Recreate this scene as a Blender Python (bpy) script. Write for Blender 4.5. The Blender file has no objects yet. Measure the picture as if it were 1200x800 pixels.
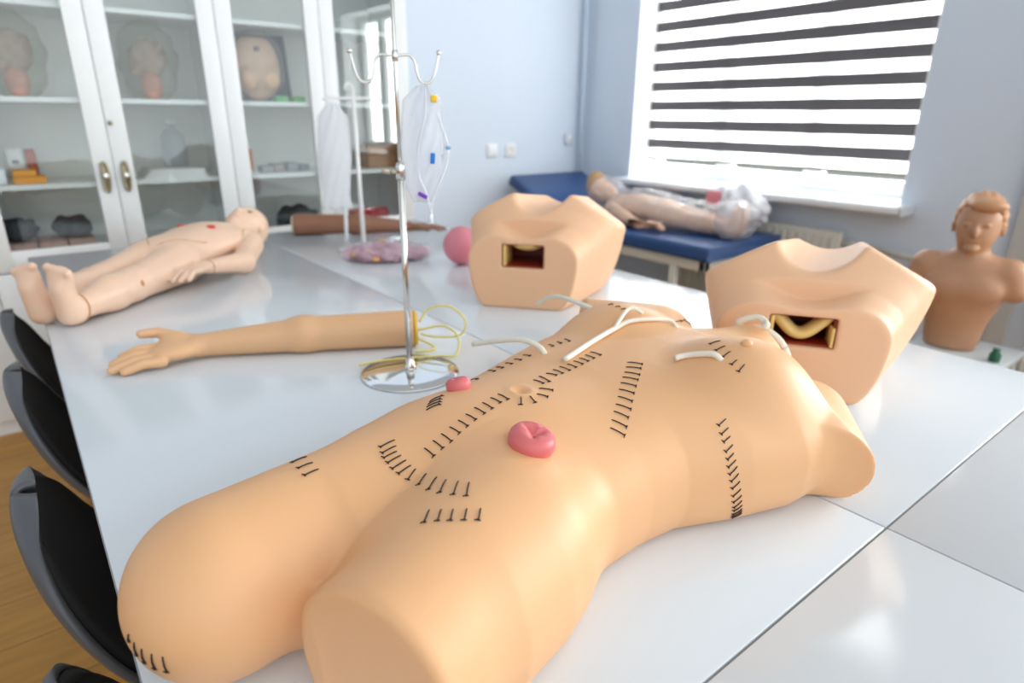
import bpy, bmesh, math, random
import numpy as np
from mathutils import Vector, Matrix
random.seed(7)
sc = bpy.context.scene
COL = sc.collection
TZ = 0.75            # table top height
PI = math.pi

# ------------------------------------------------------------------ materials
MATS = {}
def mat(name, col, rough=0.5, metal=0.0, **kw):
    if name in MATS: return MATS[name]
    m = bpy.data.materials.new(name); m.use_nodes = True
    nt = m.node_tree; b = nt.nodes['Principled BSDF']
    b.inputs['Base Color'].default_value = (*col, 1)
    b.inputs['Roughness'].default_value = rough
    b.inputs['Metallic'].default_value = metal
    if 'sss' in kw:
        b.inputs['Subsurface Weight'].default_value = kw['sss']
        b.inputs['Subsurface Radius'].default_value = kw.get('sssr', (0.02, 0.01, 0.006))
        b.inputs['Subsurface Scale'].default_value = kw.get('ssss', 0.6)
    if 'spec' in kw: b.inputs['Specular IOR Level'].default_value = kw['spec']
    if 'coat' in kw:
        b.inputs['Coat Weight'].default_value = kw['coat']; b.inputs['Coat Roughness'].default_value = 0.05
    if 'trans' in kw: b.inputs['Transmission Weight'].default_value = kw['trans']
    if 'alpha' in kw: b.inputs['Alpha'].default_value = kw['alpha']
    if 'noise' in kw:                                   # (scale, second colour, strength)
        s, c2, lo, hi = kw['noise']
        n = nt.nodes.new('ShaderNodeTexNoise'); n.inputs['Scale'].default_value = s; n.inputs['Detail'].default_value = 4
        tc = nt.nodes.new('ShaderNodeTexCoord'); nt.links.new(tc.outputs['Object'], n.inputs['Vector'])
        r = nt.nodes.new('ShaderNodeValToRGB')
        r.color_ramp.elements[0].position = lo; r.color_ramp.elements[0].color = (*col, 1)
        r.color_ramp.elements[1].position = hi; r.color_ramp.elements[1].color = (*c2, 1)
        nt.links.new(n.outputs['Fac'], r.inputs['Fac']); nt.links.new(r.outputs['Color'], b.inputs['Base Color'])
    if 'bump' in kw:
        s, d = kw['bump']
        n = nt.nodes.new('ShaderNodeTexNoise'); n.inputs['Scale'].default_value = s; n.inputs['Detail'].default_value = 3
        tc = nt.nodes.new('ShaderNodeTexCoord'); nt.links.new(tc.outputs['Object'], n.inputs['Vector'])
        bp = nt.nodes.new('ShaderNodeBump'); bp.inputs['Distance'].default_value = d; bp.inputs['Strength'].default_value = 1.0
        nt.links.new(n.outputs['Fac'], bp.inputs['Height']); nt.links.new(bp.outputs['Normal'], b.inputs['Normal'])
    MATS[name] = m
    return m

def glassy(name, tint, gloss_rough, f0, haze=0.0, hazecol=(0.8, 0.85, 0.9), bump=None):
    """thin clear sheet: transparent, a Fresnel-weighted mirror and optionally a milky share"""
    m = bpy.data.materials.new(name); m.use_nodes = True
    nt = m.node_tree; nt.nodes.clear(); N = nt.nodes.new; L = nt.links.new
    out = N('ShaderNodeOutputMaterial'); tr = N('ShaderNodeBsdfTransparent'); tr.inputs['Color'].default_value = (*tint, 1)
    gl = N('ShaderNodeBsdfGlossy'); gl.inputs['Roughness'].default_value = gloss_rough
    lw = N('ShaderNodeLayerWeight'); lw.inputs['Blend'].default_value = 0.5
    pw = N('ShaderNodeMath'); pw.operation = 'POWER'; pw.inputs[1].default_value = 4.0; L(lw.outputs['Facing'], pw.inputs[0])
    k = ((f0 - 1) / (f0 + 1)) ** 2 * 1.6
    fr = N('ShaderNodeMath'); fr.operation = 'MULTIPLY_ADD'; fr.inputs[1].default_value = 0.75; fr.inputs[2].default_value = k; L(pw.outputs[0], fr.inputs[0])
    mx = N('ShaderNodeMixShader'); L(fr.outputs[0], mx.inputs[0])
    src = tr
    if haze > 0:
        df = N('ShaderNodeBsdfDiffuse'); df.inputs['Color'].default_value = (*hazecol, 1)
        tl = N('ShaderNodeBsdfTranslucent'); tl.inputs['Color'].default_value = (*hazecol, 1)
        m0 = N('ShaderNodeMixShader'); m0.inputs[0].default_value = 0.5; L(df.outputs[0], m0.inputs[1]); L(tl.outputs[0], m0.inputs[2])
        m1 = N('ShaderNodeMixShader'); m1.inputs[0].default_value = haze; L(tr.outputs[0], m1.inputs[1]); L(m0.outputs[0], m1.inputs[2]); src = m1
    L(src.outputs[0], mx.inputs[1]); L(gl.outputs[0], mx.inputs[2]); L(mx.outputs[0], out.inputs['Surface'])
    if bump:
        n = N('ShaderNodeTexNoise'); n.inputs['Scale'].default_value = bump[0]; n.inputs['Detail'].default_value = 4
        tc = N('ShaderNodeTexCoord'); L(tc.outputs['Object'], n.inputs['Vector'])
        bp = N('ShaderNodeBump'); bp.inputs['Distance'].default_value = bump[1]; L(n.outputs['Fac'], bp.inputs['Height'])
        L(bp.outputs[0], gl.inputs['Normal']); L(bp.outputs[0], lw.inputs['Normal'])
    MATS[name] = m
    return m

# ------------------------------------------------------------------ objects
def link_mesh(name, V, F, m, parent=None, smooth=True, loc=(0, 0, 0)):
    """V in the space of the parent thing; loc moves the origin of the mesh itself"""
    me = bpy.data.meshes.new(name)
    V = np.asarray(V, float) - np.asarray(loc, float)
    me.from_pydata([tuple(map(float, v)) for v in V], [], [tuple(map(int, f)) for f in F])
    bm = bmesh.new(); bm.from_mesh(me)
    bmesh.ops.recalc_face_normals(bm, faces=bm.faces)
    bm.to_mesh(me); bm.free()
    if smooth: me.shade_smooth()
    me.materials.append(m)
    o = bpy.data.objects.new(name, me); COL.objects.link(o)
    o.location = loc
    if parent is not None: o.parent = parent
    return o

def tag(o, label=None, cat=None, group=None, kind=None):
    if label: o['label'] = label
    if cat: o['category'] = cat
    if group: o['group'] = group
    if kind: o['kind'] = kind
    return o

def thing(name, label, cat, loc=(0, 0, 0), rz=0.0, group=None):
    o = bpy.data.objects.new(name, None); COL.objects.link(o)
    o.empty_display_size = 0.05
    o.location = loc; o.rotation_euler = (0, 0, rz)
    return tag(o, label, cat, group)

def struct(name, V, F, m, smooth=False):
    o = link_mesh(name, V, F, m, smooth=smooth); o['kind'] = 'structure'; return o

def copy_tree(o, parent=None):
    c = o.copy(); COL.objects.link(c)
    if parent is not None: c.parent = parent
    for ch in list(o.children): copy_tree(ch, c)
    return c

# ------------------------------------------------------------------ shapes: each returns (V, F)
def merge(*parts):
    V = []; F = []; n = 0
    for v, f in parts:
        V.append(np.asarray(v, float)); F += [tuple(i + n for i in q) for q in f]; n += len(v)
    return np.vstack(V), F

def box(lo, hi, bev=0.0, seg=2):
    bm = bmesh.new(); bmesh.ops.create_cube(bm, size=1.0)
    lo = Vector(lo); hi = Vector(hi)
    for v in bm.verts:
        v.co = Vector([lo[i] + (v.co[i] + 0.5) * (hi[i] - lo[i]) for i in range(3)])
    if bev > 0:
        bmesh.ops.bevel(bm, geom=list(bm.edges), offset=bev, segments=seg, profile=0.5, affect='EDGES')
    bm.verts.index_update()
    V = [tuple(v.co) for v in bm.verts]; F = [tuple(v.index for v in f.verts) for f in bm.faces]
    bm.free(); return np.array(V), F

def rotz(vf, a, c=(0, 0, 0)):
    V, F = vf; V = np.array(V, float) - c; ca, sa = math.cos(a), math.sin(a)
    R = np.array([[ca, -sa, 0], [sa, ca, 0], [0, 0, 1]]); return V @ R.T + c, F

def xform(vf, M):
    V, F = vf; M = np.array(M); return np.asarray(V) @ M[:3, :3].T + M[:3, 3], F

def move(vf, d): return np.asarray(vf[0], float) + np.asarray(d, float), vf[1]

def catmull(P, n=8):
    P = np.asarray(P, float)
    Q = np.vstack([2 * P[0] - P[1], P, 2 * P[-1] - P[-2]]); out = []
    for i in range(1, len(Q) - 2):
        for k in range(n):
            t = k / n; a, b, c, d = Q[i - 1:i + 3]
            out.append(0.5 * (2 * b + (c - a) * t + (2 * a - 5 * b + 4 * c - d) * t * t + (3 * b - a - 3 * c + d) * t ** 3))
    out.append(P[-1]); return np.array(out)

def tube(P, r, seg=10, smooth=0, closed=False):
    P = np.asarray(P, float)
    if smooth: P = catmull(P, smooth)
    n = len(P); R = np.full(n, r) if np.isscalar(r) else np.interp(np.linspace(0, 1, n), np.linspace(0, 1, len(r)), r)
    T = np.gradient(P, axis=0); T /= np.linalg.norm(T, axis=1, keepdims=True) + 1e-12
    up = np.array([0, 0, 1.0]) if abs(T[0, 2]) < 0.9 else np.array([1.0, 0, 0])
    u = np.cross(T[0], up); u /= np.linalg.norm(u); V = []
    for i in range(n):
        u = u - T[i] * (u @ T[i]); u /= np.linalg.norm(u) + 1e-12; w = np.cross(T[i], u)
        for k in range(seg):
            a = 2 * PI * k / seg; V.append(P[i] + R[i] * (math.cos(a) * u + math.sin(a) * w))
    F = []
    for i in range(n - 1):
        for k in range(seg):
            k2 = (k + 1) % seg; F.append((i * seg + k, i * seg + k2, (i + 1) * seg + k2, (i + 1) * seg + k))
    F.append(tuple(range(seg))); F.append(tuple((n - 1) * seg + k for k in range(seg)))
    return np.array(V), F

def lathe(prof, seg=48, c=(0, 0, 0)):
    V = []; F = []; n = len(prof)
    for r, z in prof:
        for k in range(seg):
            a = 2 * PI * k / seg; V.append((c[0] + r * math.cos(a), c[1] + r * math.sin(a), c[2] + z))
    for i in range(n - 1):
        for k in range(seg):
            k2 = (k + 1) % seg; F.append((i * seg + k, i * seg + k2, (i + 1) * seg + k2, (i + 1) * seg + k))
    F.append(tuple(range(seg))); F.append(tuple((n - 1) * seg + k for k in range(seg)))
    return np.array(V), F

def uvs(c, r, seg=24, rings=14):
    prof = [(math.sin(PI * i / rings), -math.cos(PI * i / rings)) for i in range(rings + 1)]
    prof[0] = (1e-4, -1); prof[-1] = (1e-4, 1)
    V, F = lathe(prof, seg); r = np.array([r] * 3 if np.isscalar(r) else r, float)
    return V * r + np.asarray(c, float), F

# ------------------------------------------------------------------ implicit surfaces
def nrm(a): return np.sqrt((a * a).sum(-1))
def s_cone(P, a, b, ra, rb):
    a = np.asarray(a, np.float32); b = np.asarray(b, np.float32); d = b - a
    t = np.clip(((P - a) @ d) / (d @ d), 0, 1)
    return nrm(P - a - t[:, None] * d) - (ra + (rb - ra) * t)
def s_ell(P, c, r, rz=0.0, M=None):
    Q = P - np.asarray(c, np.float32)
    if rz: ca, sa = math.cos(rz), math.sin(rz); Q = np.stack([ca * Q[:, 0] + sa * Q[:, 1], -sa * Q[:, 0] + ca * Q[:, 1], Q[:, 2]], 1)
    if M is not None: Q = Q @ np.asarray(M, np.float32)
    r = np.asarray(r, np.float32); k0 = nrm(Q / r); k1 = nrm(Q / (r * r)) + 1e-6
    return k0 * (k0 - 1) / k1
def s_box(P, c, h, r=0.0, rz=0.0):
    Q = P - np.asarray(c, np.float32)
    if rz: ca, sa = math.cos(rz), math.sin(rz); Q = np.stack([ca * Q[:, 0] + sa * Q[:, 1], -sa * Q[:, 0] + ca * Q[:, 1], Q[:, 2]], 1)
    q = np.abs(Q) - (np.asarray(h, np.float32) - r)
    return nrm(np.maximum(q, 0)) + np.minimum(q.max(1), 0) - r
def s_plane(P, p, n):
    n = np.asarray(n, np.float32); n = n / np.linalg.norm(n); return (P - np.asarray(p, np.float32)) @ n
def smin(a, b, k):
    h = np.clip(0.5 + 0.5 * (b - a) / k, 0, 1); return b + (a - b) * h - k * h * (1 - h)
def smax(a, b, k): return -smin(-a, -b, k)

def nets(f, lo, hi, h, it=2):
    lo = np.array(lo, float); n = np.ceil((np.array(hi) - lo) / h).astype(int) + 1
    ax = [lo[i] + h * np.arange(n[i]) for i in range(3)]
    val = np.empty(n, np.float32)
    for i in range(0, n[0], 24):                                 # slabs keep memory small
        G = np.stack(np.meshgrid(ax[0][i:i + 24], ax[1], ax[2], indexing='ij'), -1).astype(np.float32)
        val[i:i + 24] = f(G.reshape(-1, 3)).reshape(G.shape[:3])
    ins = val < 0
    c = np.zeros(n - 1, np.int8)
    for a in (0, 1):
        for b in (0, 1):
            for d in (0, 1): c += ins[a:n[0] - 1 + a, b:n[1] - 1 + b, d:n[2] - 1 + d]
    act = (c > 0) & (c < 8); idx = -np.ones(n - 1, int); I = np.argwhere(act); idx[act] = np.arange(len(I))
    S = np.zeros((len(I), 3)); C = np.zeros(len(I))
    for axis in range(3):
        o1, o2 = [k for k in range(3) if k != axis]
        for a in (0, 1):
            for b in (0, 1):
                p = I.copy(); p[:, o1] += a; p[:, o2] += b; q = p.copy(); q[:, axis] += 1
                va = val[tuple(p.T)]; vb = val[tuple(q.T)]; mk = (va < 0) != (vb < 0)
                t = np.where(mk, va / np.where(mk, va - vb, 1), 0); X = p.astype(float); X[:, axis] += t
                S[mk] += X[mk]; C[mk] += 1
    V = lo + h * S / C[:, None]
    F = []
    for axis in range(3):
        o1, o2 = [k for k in range(3) if k != axis]
        sl0 = [slice(None)] * 3; sl1 = [slice(None)] * 3; sl0[axis] = slice(0, -1); sl1[axis] = slice(1, None)
        E = np.argwhere(ins[tuple(sl0)] != ins[tuple(sl1)])
        E = E[(E[:, o1] > 0) & (E[:, o2] > 0) & (E[:, o1] < n[o1] - 1) & (E[:, o2] < n[o2] - 1)]
        q = []
        for a, b in ((0, 0), (1, 0), (1, 1), (0, 1)):
            p = E.copy(); p[:, o1] -= a; p[:, o2] -= b; q.append(idx[tuple(p.T)])
        F.append(np.stack(q, 1))
    F = np.vstack(F)
    for _ in range(it):
        V = project(f, V, h)
    return V, F

def grad(f, V, e):
    V = np.asarray(V, np.float32); g = np.stack([(f(V + d) - f(V - d)) / (2 * e) for d in np.eye(3, dtype=np.float32) * e], 1)
    return g
def project(f, V, h):
    V = np.asarray(V, np.float32); g = grad(f, V, h * 0.5); v = f(V)
    st = (v / np.maximum((g * g).sum(1), 0.2))[:, None] * g
    L = nrm(st)[:, None]; st *= np.minimum(1, h * 0.5 / np.maximum(L, 1e-9))
    return V - st
# ------------------------------------------------------------------ camera
CR = np.array([[-0.61650909, -0.78729809, 0.00884665], [-0.27106951, 0.20169034, -0.94119197], [0.73921436, -0.58265146, -0.33775644]])  # right, down, forward
cam_d = bpy.data.cameras.new('camera'); cam = bpy.data.objects.new('camera', cam_d); COL.objects.link(cam)
cam_d.sensor_fit = 'HORIZONTAL'; cam_d.sensor_width = 36.0; cam_d.lens = 735.898 / 1200 * 36
Rm = Matrix.Identity(4)
for i in range(3):
    Rm[i][0] = CR[0, i]; Rm[i][1] = -CR[1, i]; Rm[i][2] = -CR[2, i]
Rm[2][3] = 1.25
cam.matrix_world = Rm
cam_d.clip_start = 0.02
cam_d.dof.use_dof = True; cam_d.dof.focus_distance = 0.74; cam_d.dof.aperture_fstop = 3.6
sc.camera = cam
vs = sc.view_settings
vs.view_transform = 'Standard'; vs.look = 'None'; vs.gamma = 1.0; vs.use_curve_mapping = False; vs.exposure = 0.34
sc.cycles.use_denoising = True
sc.cycles.max_bounces = 10; sc.cycles.diffuse_bounces = 5; sc.cycles.transparent_max_bounces = 24
sc.cycles.caustics_reflective = False; sc.cycles.caustics_refractive = False
sc.cycles.sample_clamp_indirect = 6.0

# ------------------------------------------------------------------ world and lamps
w = bpy.data.worlds.new('sky'); sc.world = w; w.use_nodes = True
wn = w.node_tree; bg = wn.nodes['Background']
# sky with fill added towards -X to brighten the cabinets and back wall
tcw = wn.nodes.new('ShaderNodeTexCoord'); dp = wn.nodes.new('ShaderNodeVectorMath'); dp.operation = 'DOT_PRODUCT'; dp.inputs[1].default_value = (-.98, -.12, -.02)
wn.links.new(tcw.outputs['Generated'], dp.inputs[0])
mr = wn.nodes.new('ShaderNodeMapRange'); mr.inputs['From Min'].default_value = -.1; mr.inputs['From Max'].default_value = 1.0; mr.inputs['To Min'].default_value = .36; mr.inputs['To Max'].default_value = 1.55
wn.links.new(dp.outputs['Value'], mr.inputs['Value']); wn.links.new(mr.outputs['Result'], bg.inputs['Strength'])
bg.inputs['Color'].default_value = (0.93, 0.97, 1.0, 1)
def area(name, loc, rot, sx, sy, power, col=(1, 1, 1), spread=PI):
    l = bpy.data.lights.new(name, 'AREA'); l.shape = 'RECTANGLE'; l.size = sx; l.size_y = sy; l.energy = power; l.color = col; l.spread = spread
    o = bpy.data.objects.new(name, l); COL.objects.link(o); o.location = loc; o.rotation_euler = rot; return o
# daylight behind each window, facing into the room (+Y)
area('daylight_window_one', (2.1, -3.95, 1.6), (PI / 2, 0, 0), 1.9, 1.6, 190, (1.0, 0.99, 0.96))
area('daylight_window_two', (-1.2, -3.95, 1.6), (PI / 2, 0, 0), 3.2, 1.9, 330, (1.0, 0.99, 0.97))
# ------------------------------------------------------------------ room shell
XB, YW, YL, XR, ZC = 3.45, -3.36, 3.4, -2.2, 2.8
M_wall = mat('blue_wall_paint', (0.64, 0.715, 0.81), 0.75, bump=(180, 0.0006))
M_white = mat('white_paint', (0.80, 0.82, 0.84), 0.45)
M_ceil = mat('ceiling_white', (0.82, 0.83, 0.84), 0.8)

def floor_mat():
    m = bpy.data.materials.new('oak_laminate'); m.use_nodes = True; nt = m.node_tree; b = nt.nodes['Principled BSDF']; L = nt.links.new; N = nt.nodes.new
    tc = N('ShaderNodeTexCoord'); mp = N('ShaderNodeMapping'); mp.inputs['Rotation'].default_value = (0, 0, PI / 2); L(tc.outputs['Object'], mp.inputs['Vector'])
    br = N('ShaderNodeTexBrick'); br.inputs['Scale'].default_value = 1.0; br.inputs['Brick Width'].default_value = 1.25; br.inputs['Row Height'].default_value = 0.19
    br.inputs['Mortar Size'].default_value = 0.0018; br.inputs['Color1'].default_value = (0.47, 0.225, 0.035, 1); br.inputs['Color2'].default_value = (0.54, 0.27, 0.048, 1); br.inputs['Mortar'].default_value = (0.15, 0.07, 0.02, 1)
    L(mp.outputs[0], br.inputs['Vector'])
    mp2 = N('ShaderNodeMapping'); mp2.inputs['Scale'].default_value = (14, 1.2, 1); L(tc.outputs['Object'], mp2.inputs['Vector'])
    no = N('ShaderNodeTexNoise'); no.inputs['Scale'].default_value = 3; no.inputs['Detail'].default_value = 6; L(mp2.outputs[0], no.inputs['Vector'])
    mx = N('ShaderNodeMixRGB'); mx.blend_type = 'MULTIPLY'; mx.inputs[0].default_value = 0.55; L(br.outputs['Color'], mx.inputs[1])
    rp = N('ShaderNodeValToRGB'); rp.color_ramp.elements[0].position = 0.3; rp.color_ramp.elements[0].color = (0.55, 0.5, 0.45, 1); rp.color_ramp.elements[1].position = 0.65; rp.color_ramp.elements[1].color = (1, 1, 1, 1)
    L(no.outputs['Fac'], rp.inputs['Fac']); L(rp.outputs['Color'], mx.inputs[2]); L(mx.outputs[0], b.inputs['Base Color']); b.inputs['Roughness'].default_value = 0.38
    return m
struct('floor', *box((XR, YW, -0.1), (XB, YL, 0)), floor_mat())
struct('wall_back', *box((XB, YW - 0.3, -0.1), (XB + 0.15, YL, ZC + 0.1)), M_wall)
struct('wall_left', *box((XR, YL, -0.1), (XB, YL + 0.15, ZC + 0.1)), M_wall)
W1 = (1.255, 2.99, 0.86, 2.28); W2 = (-1.35, 0.16, 0.86, 2.3)
T = 0.27; Yo = YW - T
def wall_with_openings():
    xs = [XR, W2[0], W2[1], W1[0], W1[1], XB]; parts = []
    for i in range(5):
        if i in (1, 3):
            q = W2 if i == 1 else W1
            parts.append(box((xs[i], Yo, -0.1), (xs[i + 1], YW, q[2]))); parts.append(box((xs[i], Yo, q[3]), (xs[i + 1], YW, ZC + 0.1)))
        else: parts.append(box((xs[i], Yo, -0.1), (xs[i + 1], YW, ZC + 0.1)))
    return merge(*parts)
struct('wall_window', *wall_with_openings(), M_wall)
M_reveal = mat('reveal_white', (0.84, 0.86, 0.88), 0.6)
M_glass = glassy('window_glass', (0.97, 0.985, 0.98), 0.0, 1.35)
def window(n, q, mull):
    x0, x1, z0, z1 = q
    t = 0.006
    rv = merge(box((x0, Yo, z0), (x0 + t, YW + 0.001, z1)), box((x1 - t, Yo, z0), (x1, YW + 0.001, z1)), box((x0, Yo, z1 - t), (x1, YW + 0.001, z1)))
    fr = []; y0, y1 = Yo - 0.02, Yo + 0.045
    fr += [box((x0, y0, z0), (x0 + .07, y1, z1), .004), box((x1 - .07, y0, z0), (x1, y1, z1), .004), box((x0 + .066, y0 + .002, z1 - .07), (x1 - .066, y1 - .002, z1), .003), box((x0 + .066, y0 + .002, z0), (x1 - .066, y1 - .002, z0 + .09), .003)]
    for m in mull: fr.append(box((m - .055, y0 + .004, z0 + .085), (m + .055, y1 - .004, z1 - .065), .004))
    w_ = struct(f'window_{n}', *merge(*fr), M_white)
    link_mesh('window_reveal', *rv, M_reveal, w_, smooth=False)
    link_mesh('pane', *box((x0 + .03, Yo + .008, z0 + .03), (x1 - .03, Yo + .014, z1 - .03)), M_glass, w_, smooth=False)
    si = link_mesh('window_sill', *box((x0 - .06, Yo + .02, z0 - .03), (x1 + .02 if n == 1 else x1 + .06, YW + .15, z0 + .008), .012, 3), M_white, w_)
    link_mesh('sill_end_cap', *box((x0 - .066, YW + .002, z0 - .034), (x0 - .052, YW + .154, z0 + .012), .003), mat('end_cap_grey', (.6, .62, .65), .4), si)
    return w_
window(1, W1, [1.835, 2.415])
window(2, W2, [-0.85, -0.35])
# heating pipe in the corner and along the wall, and the pale upright casing
M_pipe = mat('pipe_paint', (0.47, 0.55, 0.645), 0.5)
M_beige = mat('beige_enamel', (0.62, 0.60, 0.53), 0.45)
o = struct('trim_1', *tube([(3.40, -3.29, 0.0), (3.40, -3.29, 2.8)], 0.017, 14), M_pipe, smooth=True)
o = struct('trim_2', *box((0.715, YW, 0.0), (0.79, YW + 0.03, 2.8), 0.004), mat('casing_grey', (.50, .50, .48), .5))

# ------------------------------------------------------------------ zebra blind
def blind():
    t = thing('zebra_blind', 'grey and white striped day and night roller blind pulled down over the bright window', 'blind', (2.12, Yo + 0.10, 0.985))
    cx, cy, cz = t.location
    yb = 0.0; x0, x1 = 1.262 - cx, 2.983 - cx
    M_dark = mat('blind_dark_fabric', (0.135, 0.125, 0.13), 0.8)
    m = bpy.data.materials.new('blind_sheer_fabric'); m.use_nodes = True; nt = m.node_tree; nt.nodes.clear(); N = nt.nodes.new; L = nt.links.new
    out = N('ShaderNodeOutputMaterial'); tr = N('ShaderNodeBsdfTransparent'); tl = N('ShaderNodeBsdfTranslucent'); df = N('ShaderNodeBsdfDiffuse')
    tl.inputs['Color'].default_value = (.92, .93, .95, 1); df.inputs['Color'].default_value = (.85, .87, .9, 1)
    a = N('ShaderNodeMixShader'); a.inputs[0].default_value = .6; L(df.outputs[0], a.inputs[1]); L(tl.outputs[0], a.inputs[2])
    b = N('ShaderNodeMixShader'); b.inputs[0].default_value = .78; L(tr.outputs[0], b.inputs[1]); L(a.outputs[0], b.inputs[2]); L(b.outputs[0], out.inputs['Surface'])
    ztop = 2.25 - cz
    sh = []; dk = []
    z = 0.045; k = 0
    pitch = 0.1185; dh = 0.061
    def wall_(za, zb): return box((x0, -.0012, za), (x1, .0012, zb))
    zz = 0.012
    sheer = []
    while zz < ztop - 0.02:
        zs = zz + pitch - dh
        sheer.append((zz, min(zs, ztop)))
        if zs + dh < ztop: dk.append(box((x0, -.002, zs), (x1, .002, zs + dh)))
        zz += pitch
    link_mesh('sheer_band', *merge(*[wall_(a_, b_) for a_, b_ in sheer]), m, t, smooth=False)
    link_mesh('dark_band', *merge(*dk), M_dark, t, smooth=False)
    link_mesh('bottom_bar', *box((x0, -.008, -.004), (x1, .008, .014), .003), mat('bar_olive', (.20, .20, .15), .4), t)
    link_mesh('roller_case', *box((x0 + .001, -.035, ztop - .01), (x1 - .001, .05, ztop + .05), .012), M_white, t)
blind()

# ------------------------------------------------------------------ radiator, pipe, sockets
def radiator():
    t = thing('wall_radiator', 'beige panel radiator on the wall below the window sill', 'radiator', (1.95, YW + 0.06, 0.15))
    parts = [box((-.48, -.02, 0.02), (.48, .02, .56), .012)]
    link_mesh('panel', *merge(*parts), M_beige, t)
    link_mesh('fins', *merge(*[box((-.45 + i * .045, .018, .05), (-.425 + i * .045, .026, .53), .003) for i in range(21)]), M_beige, t)
    link_mesh('bracket', *box((-.3, -.0595, .1), (-.26, -.01, .4)), M_beige, t); link_mesh('bracket', *box((.26, -.0595, .1), (.3, -.01, .4)), M_beige, t)
    link_mesh('valve', *merge(tube([(-.48, 0, .50), (-.56, 0, .50), (-.60, -.0, .48)], .013), uvs((-.535, 0, .50), .02, 14, 8)), M_beige, t)
radiator()
t = tag(link_mesh('heating_pipe', *tube([(1.36, YW + .05, .655), (1.0, YW + .05, .62), (.45, YW + .05, .555)], .014, 12), mat('pipe_beige', (.66, .65, .60), .4)),
        'thin pale heating pipe running along the window wall behind the upright bust', 'pipe')
t = tag(link_mesh('riser_pipe', *tube([(.63, YW + .035, 0), (.63, YW + .035, .60)], .011, 12), mat('pipe_beige', (.66, .65, .60), .4)),
        'thin upright pipe rising to the horizontal heating pipe right of the bust', 'pipe')
def socket(y, z, kind):
    lab = {'switch': 'white square switch plate on the blue wall, left of the pair', 'outlet': 'white square power outlet on the blue wall, right of the pair'}[kind]
    t = thing('wall_switch' if kind == 'switch' else 'power_outlet', lab, kind, (XB, y, z), group=None)
    link_mesh('face_plate', *box((-.011, -.042, -.042), (0, .042, .042), .004), M_white, t)
    if kind == 'switch': link_mesh('rocker', *box((-.016, -.03, -.03), (-.008, .03, .03), .003), M_white, t)
    else:
        V, F = lathe([(.001, 0), (.021, 0), (.023, .004), (.019, .004), (.018, -.006), (.001, -.006)], 24)
        V = np.stack([-V[:, 2] - .012, V[:, 0], V[:, 1]], 1)
        link_mesh('socket_well', V, F, mat('outlet_cream', (.75, .76, .68), .4), t)
socket(-2.535, 1.035, 'switch'); socket(-2.685, 1.037, 'outlet')
t = thing('wall_sensor', 'small pale wall sensor box near the room corner', 'sensor', (XB, -3.20, 1.10))
link_mesh('casing', *box((-.03, -.03, -.04), (0, .03, .04), .01), mat('sensor_grey', (.62, .66, .70), .5), t)
link_mesh('lens', *uvs((-.03, 0, .012), (.008, .016, .016), 16, 8), M_white, t)
# ------------------------------------------------------------------ tables
M_table = mat('glossy_white_laminate', (0.69, 0.735, 0.775), 0.12, spec=0.6)
M_edge = mat('grey_edge_band', (0.30, 0.30, 0.30), 0.4)
M_leg = mat('grey_leg_metal', (0.55, 0.56, 0.58), 0.35, 0.6)
def table(x0, x1, y0, y1, label):
    t = thing('table', label, 'table', ((x0 + x1) / 2, (y0 + y1) / 2, 0), group='white tables pushed together')
    hx, hy = (x1 - x0) / 2, (y1 - y0) / 2; g = .0016
    link_mesh('tabletop', *box((-hx + g, -hy + g, TZ - .028), (hx - g, hy - g, TZ), .0012, 2), M_table, t)
    link_mesh('edge_band', *box((-hx + .0002, -hy + .0002, TZ - .027), (hx - .0002, hy - .0002, TZ - .0022)), M_edge, t, smooth=False)
    link_mesh('apron', *merge(box((-hx + .08, -hy + .08, TZ - .085), (hx - .08, -hy + .10, TZ - .027)), box((-hx + .08, hy - .10, TZ - .085), (hx - .08, hy - .08, TZ - .027)),
              box((-hx + .08, -hy + .10, TZ - .085), (-hx + .10, hy - .10, TZ - .027)), box((hx - .10, -hy + .10, TZ - .085), (hx - .08, hy - .10, TZ - .027))), M_leg, t, smooth=False)
    for sx in (-1, 1):
        for sy in (-1, 1):
            x, y = sx * (hx - .026), sy * (hy - .10)
            link_mesh('leg', *box((x - .016, y - .02, 0), (x + .016, y + .02, TZ - .028), .004), M_leg, t)
ym = -0.812; xs = 0.2385
table(xs, 2.86, ym, -0.004, 'long white table carrying the doll manikin and the arm with yellow tubes')
table(xs, 2.86, -1.612, ym, 'long white table on the window side carrying both open pelvis models')
table(-1.2, xs, ym, -0.004, 'white table cut off by the lower edge of the photo, on the chair side')
table(-1.2, xs, -1.612, ym, 'empty white table at the lower right, beyond the crossing seams')

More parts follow.
